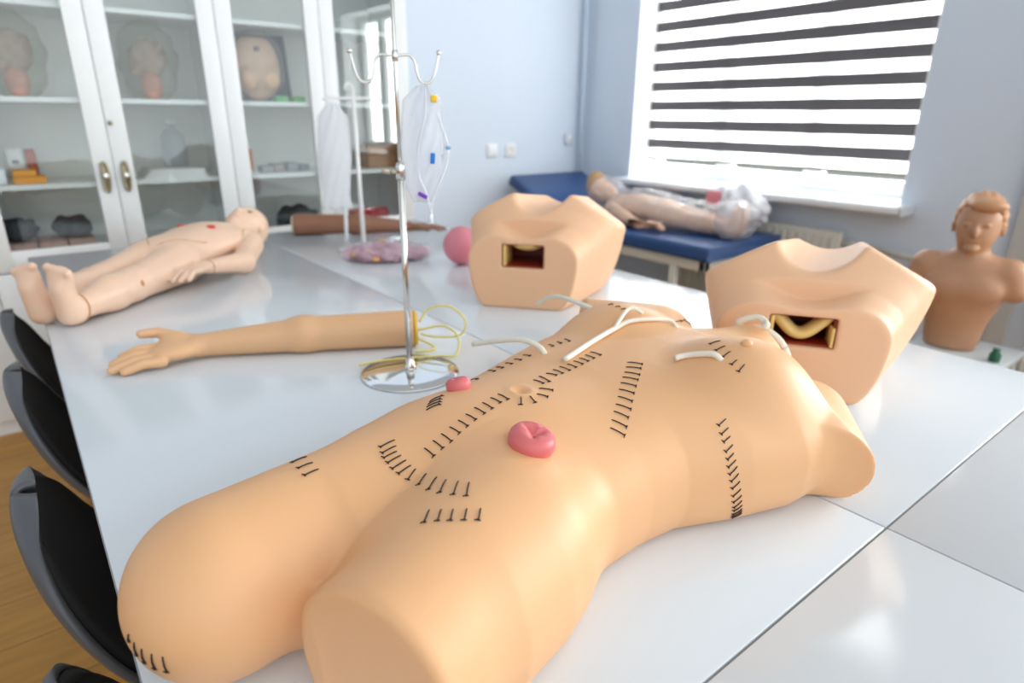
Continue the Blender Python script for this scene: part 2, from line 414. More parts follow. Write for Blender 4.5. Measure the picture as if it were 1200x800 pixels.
# ------------------------------------------------------------------ chairs
M_cush = mat('black_cushion_fabric', (0.012, 0.012, 0.013), 0.9, bump=(900, .0004))
M_shell = mat('grey_plastic_shell', (0.085, 0.09, 0.10), 0.42)
M_wood = mat('beech_leg', (0.55, 0.36, 0.18), 0.5)
M_blk = mat('black_metal', (0.02, 0.02, 0.022), 0.4)
def chair_surface():
    # profile from the top of the back down to the front of the seat: (y, z), half width, how far the sides curl in
    pr = catmull([(-.020, .748), (-.024, .72), (-.008, .655), (.026, .57), (.070, .505), (.13, .462), (.22, .448), (.34, .452), (.44, .462), (.485, .45)], 24)
    L_ = np.concatenate([[0], np.cumsum(np.linalg.norm(np.diff(pr, axis=0), axis=1))]); L_ /= L_[-1]
    s = np.concatenate([.16 * np.linspace(.06, 1, 14) ** 2, np.linspace(.18, .93, 30), 1 - .06 * np.linspace(1, .1, 7) ** 2])
    pr = np.stack([np.interp(s, L_, pr[:, 0]), np.interp(s, L_, pr[:, 1])], 1)
    base = np.interp(s, [0, .16, .3, .6, 1], [.195, .205, .222, .232, .215])
    hw = base * np.sqrt(1 - (1 - np.clip(s / .22, 0, 1)) ** 2.4) * np.sqrt(1 - .75 * np.clip((s - .9) / .1, 0, 1) ** 2.5)
    curl = np.interp(s, [0, .1, .3, .5, .7, 1], [.02, .022, .026, .028, .028, .018])
    n = 25; V = []
    T = np.gradient(pr, axis=0); T /= np.linalg.norm(T, axis=1, keepdims=True)
    for i in range(len(pr)):
        nv = np.array([-T[i, 1], T[i, 0]])      # towards the sitter
        if nv @ np.array([.6, .8]) < 0: nv = -nv
        for k in range(n):
            u = -1 + 2 * k / (n - 1); a = curl[i] * abs(u) ** 2.4
            V.append((hw[i] * math.sin(u * 1.45) / math.sin(1.45), pr[i, 0] + nv[0] * a, pr[i, 1] + nv[1] * a))
    F = [(i * n + k, i * n + k + 1, (i + 1) * n + k + 1, (i + 1) * n + k) for i in range(len(pr) - 1) for k in range(n - 1)]
    return np.array(V), F, len(pr), n
def thicken(V, F, nr, nc, d0, d1):
    """a closed slab between offsets d0 and d1 along the vertex normals of a grid"""
    G = V.reshape(nr, nc, 3); du = np.gradient(G, axis=1); dv = np.gradient(G, axis=0); N = np.cross(du, dv); N /= np.linalg.norm(N, axis=2, keepdims=True) + 1e-9
    if (N[nr // 3, nc // 2] @ np.array([0, .6, .8])) < 0: N = -N
    A = (G + N * d0).reshape(-1, 3); B = (G + N * d1).reshape(-1, 3); m = len(A); fs = list(F) + [tuple(i + m for i in f[::-1]) for f in F]
    ring = [k for k in range(nc)] + [i * nc + nc - 1 for i in range(1, nr)] + [(nr - 1) * nc + k for k in range(nc - 2, -1, -1)] + [i * nc for i in range(nr - 2, 0, -1)]
    for a, b in zip(ring, ring[1:] + ring[:1]): fs.append((a, b, b + m, a + m))
    return np.vstack([A, B]), fs
def make_chair():
    t = thing('shell_chair', 'x', 'chair', (0, 0, 0), group='black shell chairs along the table')
    V, F, nr, nc = chair_surface()
    link_mesh('shell', *thicken(V, F, nr, nc, -.009, 0.0), M_shell, t)
    # the cushion covers the inside, a little short of the rim
    G = V.reshape(nr, nc, 3)[1:-1, :].copy(); G[:, :, 0] *= .975
    cv = thicken(G.reshape(-1, 3), [(i * nc + k, i * nc + k + 1, (i + 1) * nc + k + 1, (i + 1) * nc + k) for i in range(nr - 3) for k in range(nc - 1)], nr - 2, nc, .0005, .016)
    link_mesh('cushion', *cv, M_cush, t)
    for sx in (-1, 1):
        for y0, y1 in ((.14, .05), (.33, .43)):
            l = link_mesh('leg', *tube([(sx * .10, y0, .44), (sx * .20, y1, .0)], [.017, .011], 12), M_wood, t)
    link_mesh('brace', *merge(tube([(-.115, .13, .38), (.115, .34, .38)], .004, 8), tube([(.115, .13, .38), (-.115, .34, .38)], .004, 8), box((-.11, .12, .432), (.11, .36, .445))), M_blk, t)
    return t
ch0 = make_chair()
CH = [(0.525, 'nearest black shell chair, cut off at the lower left under the large torso thigh'),
      (1.01, 'second black shell chair along the table from the bottom, its whole grey rim showing'),
      (1.56, 'third black shell chair along the table from the bottom, left of the tan practice hand'),
      (2.06, 'farthest black shell chair, half hidden under the feet of the doll manikin')]
for i, (x, lab) in enumerate(CH):
    c = ch0 if i == 0 else copy_tree(ch0)
    c.location = (x, 0.055, 0.0); c.rotation_euler = (0, 0, PI); c['label'] = lab

# ------------------------------------------------------------------ glass-front cabinets
M_cab = mat('cabinet_white', (0.78, 0.80, 0.80), 0.35)
M_cabin = mat('cabinet_inside', (0.78, 0.79, 0.77), 0.55)
M_cglass = glassy('cabinet_glass', (0.93, 0.955, 0.95), 0.0, 1.5)
M_chrome = mat('chrome', (0.75, 0.74, 0.70), 0.14, 1.0)
M_brass = mat('dull_brass', (0.34, 0.30, 0.2), 0.3, 1.0)
XF = 3.053; XD = 3.445
def cabinet(ya, yb, label, seam=None):
    """ya > yb; doors split in the middle; local frame: x depth from the front, y along the front, z up"""
    t = thing('glass_cabinet', label, 'cabinet', (XF, (ya + yb) / 2, 0), group='white glass-front cabinets along the back wall')
    hw = (ya - yb) / 2 - .001; D = XD - XF; zs, ztop, th = .661, 2.02, .018
    f = .020                                            # the doors stand in front of the carcass
    link_mesh('carcass', *merge(box((f, -hw, .0), (D, -hw + th, ztop)), box((f, hw - th, .0), (D, hw, ztop)), box((f, -hw, ztop - th), (D, hw, ztop)), box((f, -hw, zs - .012), (D, hw, zs + .012)), box((f, -hw, .06), (D, hw, .08)), box((f + .012, -hw, 0), (f + .03, hw, .06))), M_cab, t, smooth=False)
    link_mesh('back_panel', *box((D - .008, -hw + th, .08), (D - .001, hw - th, ztop - th)), M_cabin, t, smooth=False)
    link_mesh('divider', *box((f + .004, -.008, .08), (D - .01, .008, zs - .012)), M_cabin, t, smooth=False)
    for z in (.985, 1.302, 1.63):
        link_mesh('shelf', *box((f + .008, -hw + th, z - .018), (D - .01, hw - th, z)), M_cab, t, smooth=False)
    for s in (1, -1):
        y0, y1 = (0.0015, hw - .0005) if s > 0 else (-hw + .0005, -0.0015)
        st = .068; za, zb = zs + .004, ztop - .002
        d = link_mesh('door', *merge(box((0, y0, za), (f - .001, y0 + st, zb), .002), box((0, y1 - st, za), (f - .001, y1, zb), .002), box((0, y0 + st, zb - st), (f - .001, y1 - st, zb), .002), box((0, y0 + st, za), (f - .001, y1 - st, za + .078), .002)), M_cab, t)
        link_mesh('pane', *box((.008, y0 + st - .004, za + .074), (.012, y1 - st + .004, zb - st + .004)), M_cglass, d, smooth=False)
        hy = s * .036; hz = 1.005
        # oval pull with a boss in the middle
        ring = [(-.012, hy + .012 * math.cos(a), hz + .058 * math.sin(a)) for a in np.linspace(0, 2 * PI, 33)]
        link_mesh('handle', *merge(tube(ring, .0045, 8), box((-.004, hy - .012, hz - .055), (.001, hy + .012, hz + .055), .001)), M_brass, d)
        link_mesh('handle_boss', *uvs((-.016, hy, hz + .004), (.012, .013, .016), 16, 10), M_chrome, d)
        if s < 0:
            link_mesh('lock', *merge(uvs((-.004, s * .016, 1.21), (.007, .009, .009), 14, 8), box((-.012, s * .016 - .002, 1.203), (-.006, s * .016 + .002, 1.217))), M_brass, d)
        # lower solid door
        l = link_mesh('lower_door', *box((0, y0, .07), (f - .001, y1, zs - .004), .002), M_cab, t)
        link_mesh('lower_handle', *tube([(.0, hy, .50), (-.022, hy, .50), (-.022, hy, .60), (.0, hy, .60)], .005, 8), M_brass, l)
    return t
cabinet(1.037, .110, 'white cabinet almost wholly outside the frame at the far left edge')
cabinet(.110, -.817, 'white glass-front cabinet holding two bagged throat models, behind the feet of the doll manikin')
cabinet(-.817, -1.722, 'white glass-front cabinet with the bagged chest pad and cardboard boxes, behind the drip stands')

# ------------------------------------------------------------------ blue examination couch
M_blue = mat('blue_vinyl', (0.018, 0.065, 0.20), 0.38)
M_frame = mat('couch_cream_metal', (0.68, 0.67, 0.61), 0.4)
def couch():
    t = thing('examination_couch', 'dark blue vinyl examination couch with pale frame under the window', 'couch', (2.35, -2.93, 0))
    def pad(pts, y0, y1, th):
        P = np.array(pts); n = len(P); T = np.gradient(P, axis=0); T /= np.linalg.norm(T, axis=1, keepdims=True); N = np.stack([-T[:, 1], T[:, 0]], 1); N[N[:, 1] < 0] *= -1
        r = .022; prof = []
        cs = [(y0 + r, 0, -PI), (y0 + r, 1, PI / 2), (y1 - r, 1, 0), (y1 - r, 0, -PI / 2)]
        sec = []
        for (y, top, a0) in [(y0 + r, 0, PI), (y1 - r, 0, 1.5 * PI), (y1 - r, 1, 0), (y0 + r, 1, PI / 2)]:
            for k in range(5):
                a = a0 + k * PI / 8; sec.append((y + r * math.cos(a), (th - r if top else r) + r * math.sin(a)))
        V = []; m = len(sec)
        for i in range(n):
            sc_ = .985 if i in (0, n - 1) else 1
            for y, h in sec: V.append((P[i, 0] + N[i, 0] * (h - th), y * sc_, P[i, 1] + N[i, 1] * (h - th)))
        F = [(i * m + k, i * m + (k + 1) % m, (i + 1) * m + (k + 1) % m, (i + 1) * m + k) for i in range(n - 1) for k in range(m)]
        F += [tuple(range(m)), tuple((n - 1) * m + k for k in range(m))]
        return np.array(V), F
    link_mesh('mattress', *pad([(-.58, .655), (-.57, .658), (.0, .658), (.44, .658), (.45, .655)], -.33, .33, .075), M_blue, t)
    link_mesh('headrest', *pad([(.452, .655), (.46, .662), (.70, .77), (.98, .885), (.985, .882)], -.33, .33, .07), M_blue, t)
    fr = [box((-.54, .25, .525), (.95, .29, .578), .004), box((-.54, -.29, .525), (.95, -.25, .578), .004), box((-.54, -.29, .525), (-.50, .29, .578), .004), box((.91, -.29, .525), (.95, .29, .578), .004)]
    link_mesh('frame', *merge(*fr), M_frame, t)
    for x in (-.34, .80):
        for y in (-.27, .27): link_mesh('leg', *box((x - .02, y - .02, 0), (x + .02, y + .02, .53), .004), M_frame, t)
    link_mesh('leg_rail', *merge(box((-.34, .255, .15), (.80, .285, .18)), box((-.34, -.285, .15), (.80, -.255, .18))), M_frame, t)
couch()
# ------------------------------------------------------------------ suture training torso
M_skin = mat('peach_silicone', (0.80, 0.45, 0.225), 0.46, sss=0.12, ssss=0.02, sssr=(1, .45, .25), spec=0.5)
M_stoma = mat('pink_silicone', (0.68, 0.155, 0.16), 0.4, sss=.1, ssss=.01)
M_thread = mat('black_suture_thread', (0.012, 0.010, 0.012), 0.55)
M_tube = mat('white_rubber_tube', (0.84, 0.80, 0.68), 0.38)
Z = TZ
ST = np.array([  # y, centre x, half width, top z
    (-.165, .495, .045, .085), (-.20, .498, .10, .122), (-.27, .515, .168, .138), (-.34, .534, .180, .146), (-.40, .556, .174, .154), (-.46, .562, .174, .162), (-.52, .571, .181, .169),
    (-.58, .576, .193, .175), (-.66, .571, .226, .179), (-.74, .562, .244, .180), (-.82, .556, .242, .178), (-.88, .560, .200, .155), (-.93, .562, .120, .135), (-.98, .555, .06, .11)], np.float32)
def trunk(P):
    y = -P[:, 1]; ys = -ST[:, 0]
    cx = np.interp(y, ys, ST[:, 1]); hw = np.interp(y, ys, ST[:, 2]); zt = np.interp(y, ys, ST[:, 3])
    for arr_i in (1,): pass
    hh = (zt + .045) / 2; zc = Z - .045 + hh
    a = np.abs((P[:, 0] - cx) / hw); b = np.abs((P[:, 2] - zc) / hh); n = 2.5
    q = (a ** n + b ** n) ** (1 / n)
    d = (q - 1) * np.minimum(hw, hh) * .95
    d = np.maximum(d, np.maximum(y - .985, .16 - y))
    return d
def f_torso(P):
    d = trunk(P)
    # thighs
    lt = s_cone(P, (.440, -.335, Z + .070), (.335, -.07, Z + .072), .092, .081)
    lt = smax(lt, s_plane(P, (.345, -.156, Z + .07), (-.34, .94, .0)), .010)
    rt = s_cone(P, (.597, -.335, Z + .067), (.550, -.085, Z + .077), .090, .085)
    d = smin(d, np.minimum(lt, rt), .05)
    # chest and shoulders
    d = smin(d, s_ell(P, (.448, -.765, Z + .140), (.085, .085, .068)), .04)
    d = smin(d, s_ell(P, (.690, -.775, Z + .132), (.085, .085, .068)), .04)
    la = s_cone(P, (.402, -.885, Z + .066), (.268, -.748, Z + .046), .064, .054)
    ra = s_cone(P, (.700, -.885, Z + .100), (.875, -.800, Z + .105), .078, .063)
    la = smax(la, s_plane(P, (.322, -.806, Z + .06), (-.50, .85, -.10)), .003); ra = smax(ra, s_plane(P, (.842, -.835, Z + .1), (.62, .78, .05)), .005)
    d = smin(d, la, .018); d = smin(d, ra, .03)
    # neck
    d = smin(d, s_cone(P, (.565, -.88, Z + .098), (.545, -1.06, Z + .106), .066, .056), .03)
    # belly softness, navel, fold between the thighs
    d = smin(d, s_ell(P, (.560, -.42, Z + .09), (.10, .13, .077)), .06)
    nv = np.stack([(P[:, 0] - .555) / 1.15, (P[:, 1] + .452)], 1); rr = nrm(nv)
    d = d - .0020 * np.exp(-((rr - .013) / .005) ** 2) + .0045 * np.exp(-(rr / .007) ** 2)
    # a shallow fold where the thighs meet
    fo = s_cone(P, (.452, -.150, Z + .126), (.486, -.218, Z + .149), .013, .005)
    d = smax(d, -fo, .006)
    # flat cuts
    d = smax(d, s_plane(P, (.545, -.985, Z + .12), (-.05, -.95, .22)), .006)
    d = smax(d, Z + .0004 - P[:, 2], .010)                                        # lies on the table
    return d
t_torso = thing('suture_torso', 'large peach torso practice model lying on the table, covered with black stitches', 'training torso', (.56, -.52, Z))
off = np.array(t_torso.location)
Vt, Ft = nets(f_torso, (.20, -1.07, Z - .01), (.96, .03, Z + .235), .0038)
link_mesh('body', Vt - off, Ft, M_skin, t_torso)
STITCHES = [
    ((-0.0277, 0.2204, 0.1593), (-0.0351, 0.219, 0.1575), (-0.0424, 0.2175, 0.1554), (-0.3032, 0.1991, 0.9319)),
    ((-0.0244, 0.2073, 0.1628), (-0.032, 0.2059, 0.1611), (-0.0396, 0.2044, 0.1592), (-0.2861, 0.2087, 0.9352)),
    ((-0.0218, 0.1948, 0.166), (-0.0298, 0.1934, 0.1644), (-0.0377, 0.1919, 0.1625), (-0.2703, 0.2046, 0.9408)),
    ((-0.0188, 0.182, 0.1692), (-0.026, 0.1801, 0.168), (-0.0333, 0.1782, 0.1666), (-0.2444, 0.1935, 0.9502)),
    ((-0.0157, 0.1683, 0.1722), (-0.0231, 0.1668, 0.1711), (-0.0304, 0.1653, 0.1698), (-0.2226, 0.1635, 0.9611)),
    ((-0.0118, 0.1551, 0.1746), (-0.0194, 0.1535, 0.1737), (-0.0271, 0.1518, 0.1725), (-0.1946, 0.1218, 0.9733)),
    ((-0.007, 0.1396, 0.1766), (-0.0154, 0.1382, 0.1758), (-0.0238, 0.1368, 0.1746), (-0.1635, 0.0827, 0.9831)),
    ((-0.0036, 0.1255, 0.1776), (-0.0124, 0.1245, 0.1769), (-0.0211, 0.1235, 0.176), (-0.1367, 0.0545, 0.9891)),
    ((0.0007, 0.1103, 0.1782), (-0.0077, 0.109, 0.1778), (-0.016, 0.1077, 0.1772), (-0.0959, 0.029, 0.995)),
    ((0.0039, 0.0968, 0.1783), (-0.0055, 0.0961, 0.1781), (-0.0149, 0.0954, 0.1776), (-0.0769, 0.0199, 0.9968)),
    ((-0.0201, 0.0796, 0.1784), (-0.0264, 0.0846, 0.1768), (-0.0327, 0.0897, 0.1758), (-0.145, 0.0336, 0.9889)),
    ((-0.0244, 0.0691, 0.1782), (-0.0311, 0.0705, 0.1763), (-0.0379, 0.0718, 0.1753), (-0.1642, -0.0007, 0.9864)),
    ((-0.0236, 0.0571, 0.1773), (-0.029, 0.0532, 0.1762), (-0.0345, 0.0493, 0.1753), (-0.143, -0.0451, 0.9887)),
    ((-0.0117, 0.0438, 0.1772), (-0.0178, 0.0378, 0.1764), (-0.0238, 0.0319, 0.1756), (-0.0943, -0.0642, 0.9935)),
    ((0.0151, 0.0307, 0.1763), (0.0064, 0.0295, 0.1765), (-0.0022, 0.0284, 0.1765), (-0.0102, -0.0683, 0.9976)),
    ((0.0227, 0.0144, 0.1748), (0.0106, 0.0157, 0.1754), (-0.0015, 0.0171, 0.1757), (-0.0087, -0.0699, 0.9975)),
    ((0.0259, -0.001, 0.1738), (0.0191, -0.0041, 0.1739), (0.0123, -0.0072, 0.174), (0.0237, -0.0554, 0.9982)),
    ((0.0323, -0.0194, 0.1727), (0.0227, -0.0194, 0.1732), (0.013, -0.0195, 0.1734), (0.0189, -0.0287, 0.9994)),
    ((0.035, -0.0336, 0.1728), (0.0251, -0.0341, 0.1731), (0.0152, -0.0345, 0.1733), (0.0128, 0.0187, 0.9997)),
    ((0.0341, -0.0472, 0.1736), (0.0256, -0.0477, 0.1738), (0.017, -0.0482, 0.1739), (0.0049, 0.0725, 0.9974)),
    ((0.035, -0.0603, 0.1749), (0.0266, -0.0609, 0.175), (0.0182, -0.0616, 0.1751), (0.0008, 0.0555, 0.9985)),
    ((0.0373, -0.0737, 0.1755), (0.0288, -0.0742, 0.1757), (0.0202, -0.0747, 0.1757), (0.0024, 0.0498, 0.9988)),
    ((0.0404, -0.0881, 0.1761), (0.0314, -0.0881, 0.1763), (0.0223, -0.0882, 0.1764), (0.0043, 0.0497, 0.9988)),
    ((0.0435, -0.1015, 0.1767), (0.034, -0.1024, 0.177), (0.0245, -0.1033, 0.1771), (0.0065, 0.0497, 0.9987)),
    ((-0.0177, -0.113, 0.1773), (-0.0264, -0.1185, 0.1773), (-0.0351, -0.124, 0.1772), (-0.0511, 0.0574, 0.997)),
    ((-0.0271, -0.0999, 0.1763), (-0.0349, -0.1062, 0.1762), (-0.0426, -0.1125, 0.1761), (-0.069, 0.0611, 0.9957)),
    ((-0.0365, -0.0869, 0.175), (-0.045, -0.0923, 0.1747), (-0.0536, -0.0978, 0.1742), (-0.1003, 0.0686, 0.9926)),
    ((-0.0441, -0.0747, 0.1736), (-0.0527, -0.0803, 0.1731), (-0.0613, -0.0858, 0.1725), (-0.1283, 0.0763, 0.9888)),
    ((-0.053, -0.062, 0.1717), (-0.0615, -0.0672, 0.171), (-0.07, -0.0724, 0.1701), (-0.1667, 0.0879, 0.9821)),
    ((-0.0623, -0.0489, 0.1692), (-0.0707, -0.0538, 0.1682), (-0.079, -0.0586, 0.167), (-0.2143, 0.098, 0.9718)),
    ((-0.0722, -0.0364, 0.1662), (-0.0805, -0.0407, 0.1648), (-0.0887, -0.045, 0.1632), (-0.2576, 0.0982, 0.9613)),
    ((-0.0817, -0.0229, 0.1629), (-0.0898, -0.0277, 0.1612), (-0.0978, -0.0326, 0.1593), (-0.3046, 0.0999, 0.9472)),
    ((-0.0899, -0.0109, 0.1599), (-0.0979, -0.0152, 0.1575), (-0.1058, -0.0195, 0.1551), (-0.3534, 0.102, 0.9299)),
    ((-0.0991, 0.0025, 0.156), (-0.107, -0.0023, 0.153), (-0.1148, -0.0071, 0.1499), (-0.4179, 0.1026, 0.9027)),
    ((-0.1075, 0.0135, 0.1522), (-0.1149, 0.0087, 0.1487), (-0.1221, 0.004, 0.1451), (-0.4821, 0.0518, 0.8746)),
    ((0.0024, 0.2402, 0.1627), (0.0014, 0.2493, 0.1616), (0.0004, 0.2584, 0.1606), (-0.142, 0.0755, 0.987)),
    ((-0.0072, 0.2438, 0.1607), (-0.0082, 0.2525, 0.1597), (-0.0093, 0.2612, 0.1587), (-0.2081, 0.063, 0.9761)),
    ((-0.0149, 0.2471, 0.1587), (-0.0157, 0.2552, 0.1577), (-0.0164, 0.2634, 0.1569), (-0.2521, 0.0538, 0.9662)),
    ((-0.0223, 0.2463, 0.1569), (-0.0234, 0.2546, 0.1557), (-0.0245, 0.263, 0.1546), (-0.2925, 0.0606, 0.9543)),
    ((-0.0308, 0.245, 0.1545), (-0.0322, 0.2538, 0.153), (-0.0335, 0.2626, 0.1517), (-0.3256, 0.0703, 0.9429)),
    ((-0.0392, 0.244, 0.1518), (-0.0405, 0.252, 0.1504), (-0.0419, 0.26, 0.1489), (-0.3382, 0.0944, 0.9363)),
    ((-0.0455, 0.2421, 0.1499), (-0.0492, 0.2487, 0.1478), (-0.053, 0.2552, 0.1456), (-0.3249, 0.135, 0.9361)),
    ((-0.0599, 0.2376, 0.1495), (-0.0656, 0.2452, 0.1486), (-0.0712, 0.2529, 0.1481), (0.2814, 0.2679, 0.9214)),
    ((-0.0785, 0.2364, 0.1541), (-0.0861, 0.2454, 0.1544), (-0.0936, 0.2544, 0.1546), (0.2654, 0.2283, 0.9367)),
    ((-0.0941, 0.2349, 0.1584), (-0.1024, 0.2435, 0.1589), (-0.1108, 0.2522, 0.1592), (0.1911, 0.1847, 0.964)),
    ((-0.1082, 0.2296, 0.1619), (-0.1168, 0.2379, 0.1621), (-0.1255, 0.2462, 0.1622), (0.0889, 0.0957, 0.9914)),
    ((-0.119, 0.2241, 0.1637), (-0.1275, 0.2314, 0.1636), (-0.1361, 0.2386, 0.1632), (-0.0078, 0.0558, 0.9984)),
    ((-0.128, 0.2746, 0.1584), (-0.1348, 0.2811, 0.1583), (-0.1415, 0.2877, 0.1583), (0.1146, 0.1331, 0.9845)),
    ((-0.1366, 0.267, 0.1605), (-0.1427, 0.2725, 0.1602), (-0.1487, 0.278, 0.1599), (0.024, 0.096, 0.9951)),
    ((-0.1446, 0.2593, 0.1616), (-0.1502, 0.2643, 0.1611), (-0.1559, 0.2692, 0.1605), (-0.0655, 0.0627, 0.9959)),
    ((-0.1519, 0.2491, 0.162), (-0.1573, 0.2541, 0.1612), (-0.1627, 0.259, 0.1602), (-0.1556, 0.0336, 0.9873)),
    ((-0.1582, 0.2381, 0.1611), (-0.1636, 0.2432, 0.1601), (-0.169, 0.2482, 0.1591), (-0.2403, -0.0349, 0.9701)),
    ((0.0382, 0.3263, 0.1554), (0.0363, 0.3347, 0.1556), (0.0344, 0.3431, 0.1559), (0.3051, 0.0393, 0.9515)),
    ((0.0152, 0.3284, 0.1597), (0.0138, 0.3363, 0.1599), (0.0125, 0.3442, 0.16), (0.064, -0.0079, 0.9979)),
    ((-0.0, 0.3284, 0.1593), (-0.002, 0.3363, 0.1594), (-0.0039, 0.3442, 0.1596), (-0.1183, -0.0419, 0.9921)),
    ((0.0285, 0.1841, 0.1723), (0.0282, 0.1752, 0.1737), (0.0279, 0.1664, 0.1748), (0.0709, 0.106, 0.9918)),
    ((0.035, 0.1798, 0.1725), (0.0346, 0.1708, 0.1737), (0.0342, 0.1617, 0.1747), (0.113, 0.0852, 0.9899)),
    ((0.0406, 0.1749, 0.1724), (0.0413, 0.1658, 0.1734), (0.0418, 0.1566, 0.174), (0.1636, 0.0641, 0.9844)),
    ((0.0466, 0.1691, 0.1721), (0.0485, 0.159, 0.1726), (0.0504, 0.149, 0.1727), (0.2207, 0.0394, 0.9745)),
    ((-0.169, -0.1311, 0.1447), (-0.1692, -0.124, 0.1424), (-0.1693, -0.1169, 0.14), (-0.5726, 0.2663, 0.7753)),
    ((-0.1772, -0.126, 0.1372), (-0.177, -0.1195, 0.1348), (-0.1768, -0.113, 0.1323), (-0.6526, 0.3058, 0.6932)),
    ((-0.1837, -0.1218, 0.1295), (-0.1832, -0.1162, 0.1272), (-0.1827, -0.1107, 0.1249), (-0.7196, 0.3394, 0.6057)),
    ((-0.1899, -0.1197, 0.1212), (-0.1894, -0.1139, 0.1181), (-0.1887, -0.1083, 0.1149), (-0.7937, 0.3769, 0.4776)),
    ((-0.1942, -0.1171, 0.1126), (-0.1936, -0.1124, 0.1095), (-0.1928, -0.1077, 0.1063), (-0.8402, 0.4004, 0.3657)),
    ((-0.1981, -0.1173, 0.1046), (-0.197, -0.1121, 0.101), (-0.1957, -0.1069, 0.0972), (-0.8733, 0.4169, 0.2523)),
    ((-0.2011, -0.1179, 0.0968), (-0.1998, -0.1128, 0.0924), (-0.1983, -0.1078, 0.088), (-0.8923, 0.4258, 0.1498)),
    ((-0.2036, -0.1189, 0.0876), (-0.2021, -0.1144, 0.083), (-0.2004, -0.11, 0.0784), (-0.901, 0.4291, 0.063)),
    ((-0.2057, -0.1209, 0.0769), (-0.2038, -0.1165, 0.0725), (-0.2018, -0.1123, 0.068), (-0.9032, 0.4291, 0.0039)),
    ((-0.2071, -0.1234, 0.0656), (-0.205, -0.1191, 0.061), (-0.2029, -0.1149, 0.0564), (-0.9028, 0.4274, -0.0472)),
    ((-0.2081, -0.1259, 0.0558), (-0.2057, -0.1217, 0.0511), (-0.2032, -0.1176, 0.0465), (-0.897, 0.4213, -0.1336)),
    ((-0.2083, -0.1281, 0.0476), (-0.2057, -0.1245, 0.0424), (-0.2029, -0.1211, 0.0373), (-0.8814, 0.4091, -0.2361)),
    ((-0.208, -0.1309, 0.0395), (-0.2051, -0.1271, 0.0351), (-0.202, -0.1235, 0.0309), (-0.8617, 0.3955, -0.3179)),
    ((-0.2073, -0.1336, 0.0326), (-0.2039, -0.1301, 0.028), (-0.2002, -0.1266, 0.0236), (-0.8289, 0.3743, -0.4158)),
    ((-0.2065, -0.1358, 0.0282), (-0.2028, -0.1324, 0.0236), (-0.1989, -0.1291, 0.019), (-0.8019, 0.3577, -0.4785)),
    ((-0.2054, -0.1381, 0.0235), (-0.2014, -0.1347, 0.019), (-0.1971, -0.1315, 0.0147), (-0.7714, 0.3394, -0.5383)),
    ((-0.0868, -0.2263, 0.2047), (-0.0836, -0.2199, 0.203), (-0.0804, -0.2136, 0.2008), (0.2175, 0.2403, 0.946)),
    ((-0.1031, -0.2146, 0.2044), (-0.1011, -0.2076, 0.2023), (-0.0991, -0.2007, 0.1997), (0.0753, 0.3469, 0.9349)),
    ((-0.1166, -0.207, 0.2021), (-0.116, -0.2002, 0.1997), (-0.1154, -0.1936, 0.197), (-0.0582, 0.4069, 0.9116)),
    ((-0.1328, -0.1985, 0.1967), (-0.1325, -0.1937, 0.1946), (-0.1321, -0.1889, 0.1924), (-0.1997, 0.4463, 0.8723)),
    ((-0.1443, -0.1993, 0.1938), (-0.1447, -0.1928, 0.1906), (-0.145, -0.1865, 0.1872), (-0.3125, 0.4638, 0.829)),
    ((-0.0359, 0.5154, 0.086), (-0.0358, 0.5158, 0.0826), (-0.0357, 0.516, 0.0793), (-0.3021, 0.9529, 0.0265)),
    ((-0.0428, 0.5133, 0.0812), (-0.0424, 0.5135, 0.0743), (-0.0419, 0.5132, 0.0674), (-0.3748, 0.9203, -0.1124)),
    ((-0.0507, 0.5096, 0.0782), (-0.0498, 0.5098, 0.0701), (-0.0485, 0.5093, 0.062), (-0.4526, 0.874, -0.1765)),
    ((-0.0596, 0.504, 0.0767), (-0.0584, 0.5042, 0.0675), (-0.0566, 0.5036, 0.0584), (-0.5485, 0.807, -0.2187)),
    ((-0.0678, 0.4973, 0.0761), (-0.0671, 0.4971, 0.067), (-0.0657, 0.4963, 0.058), (-0.6558, 0.7212, -0.2232))]
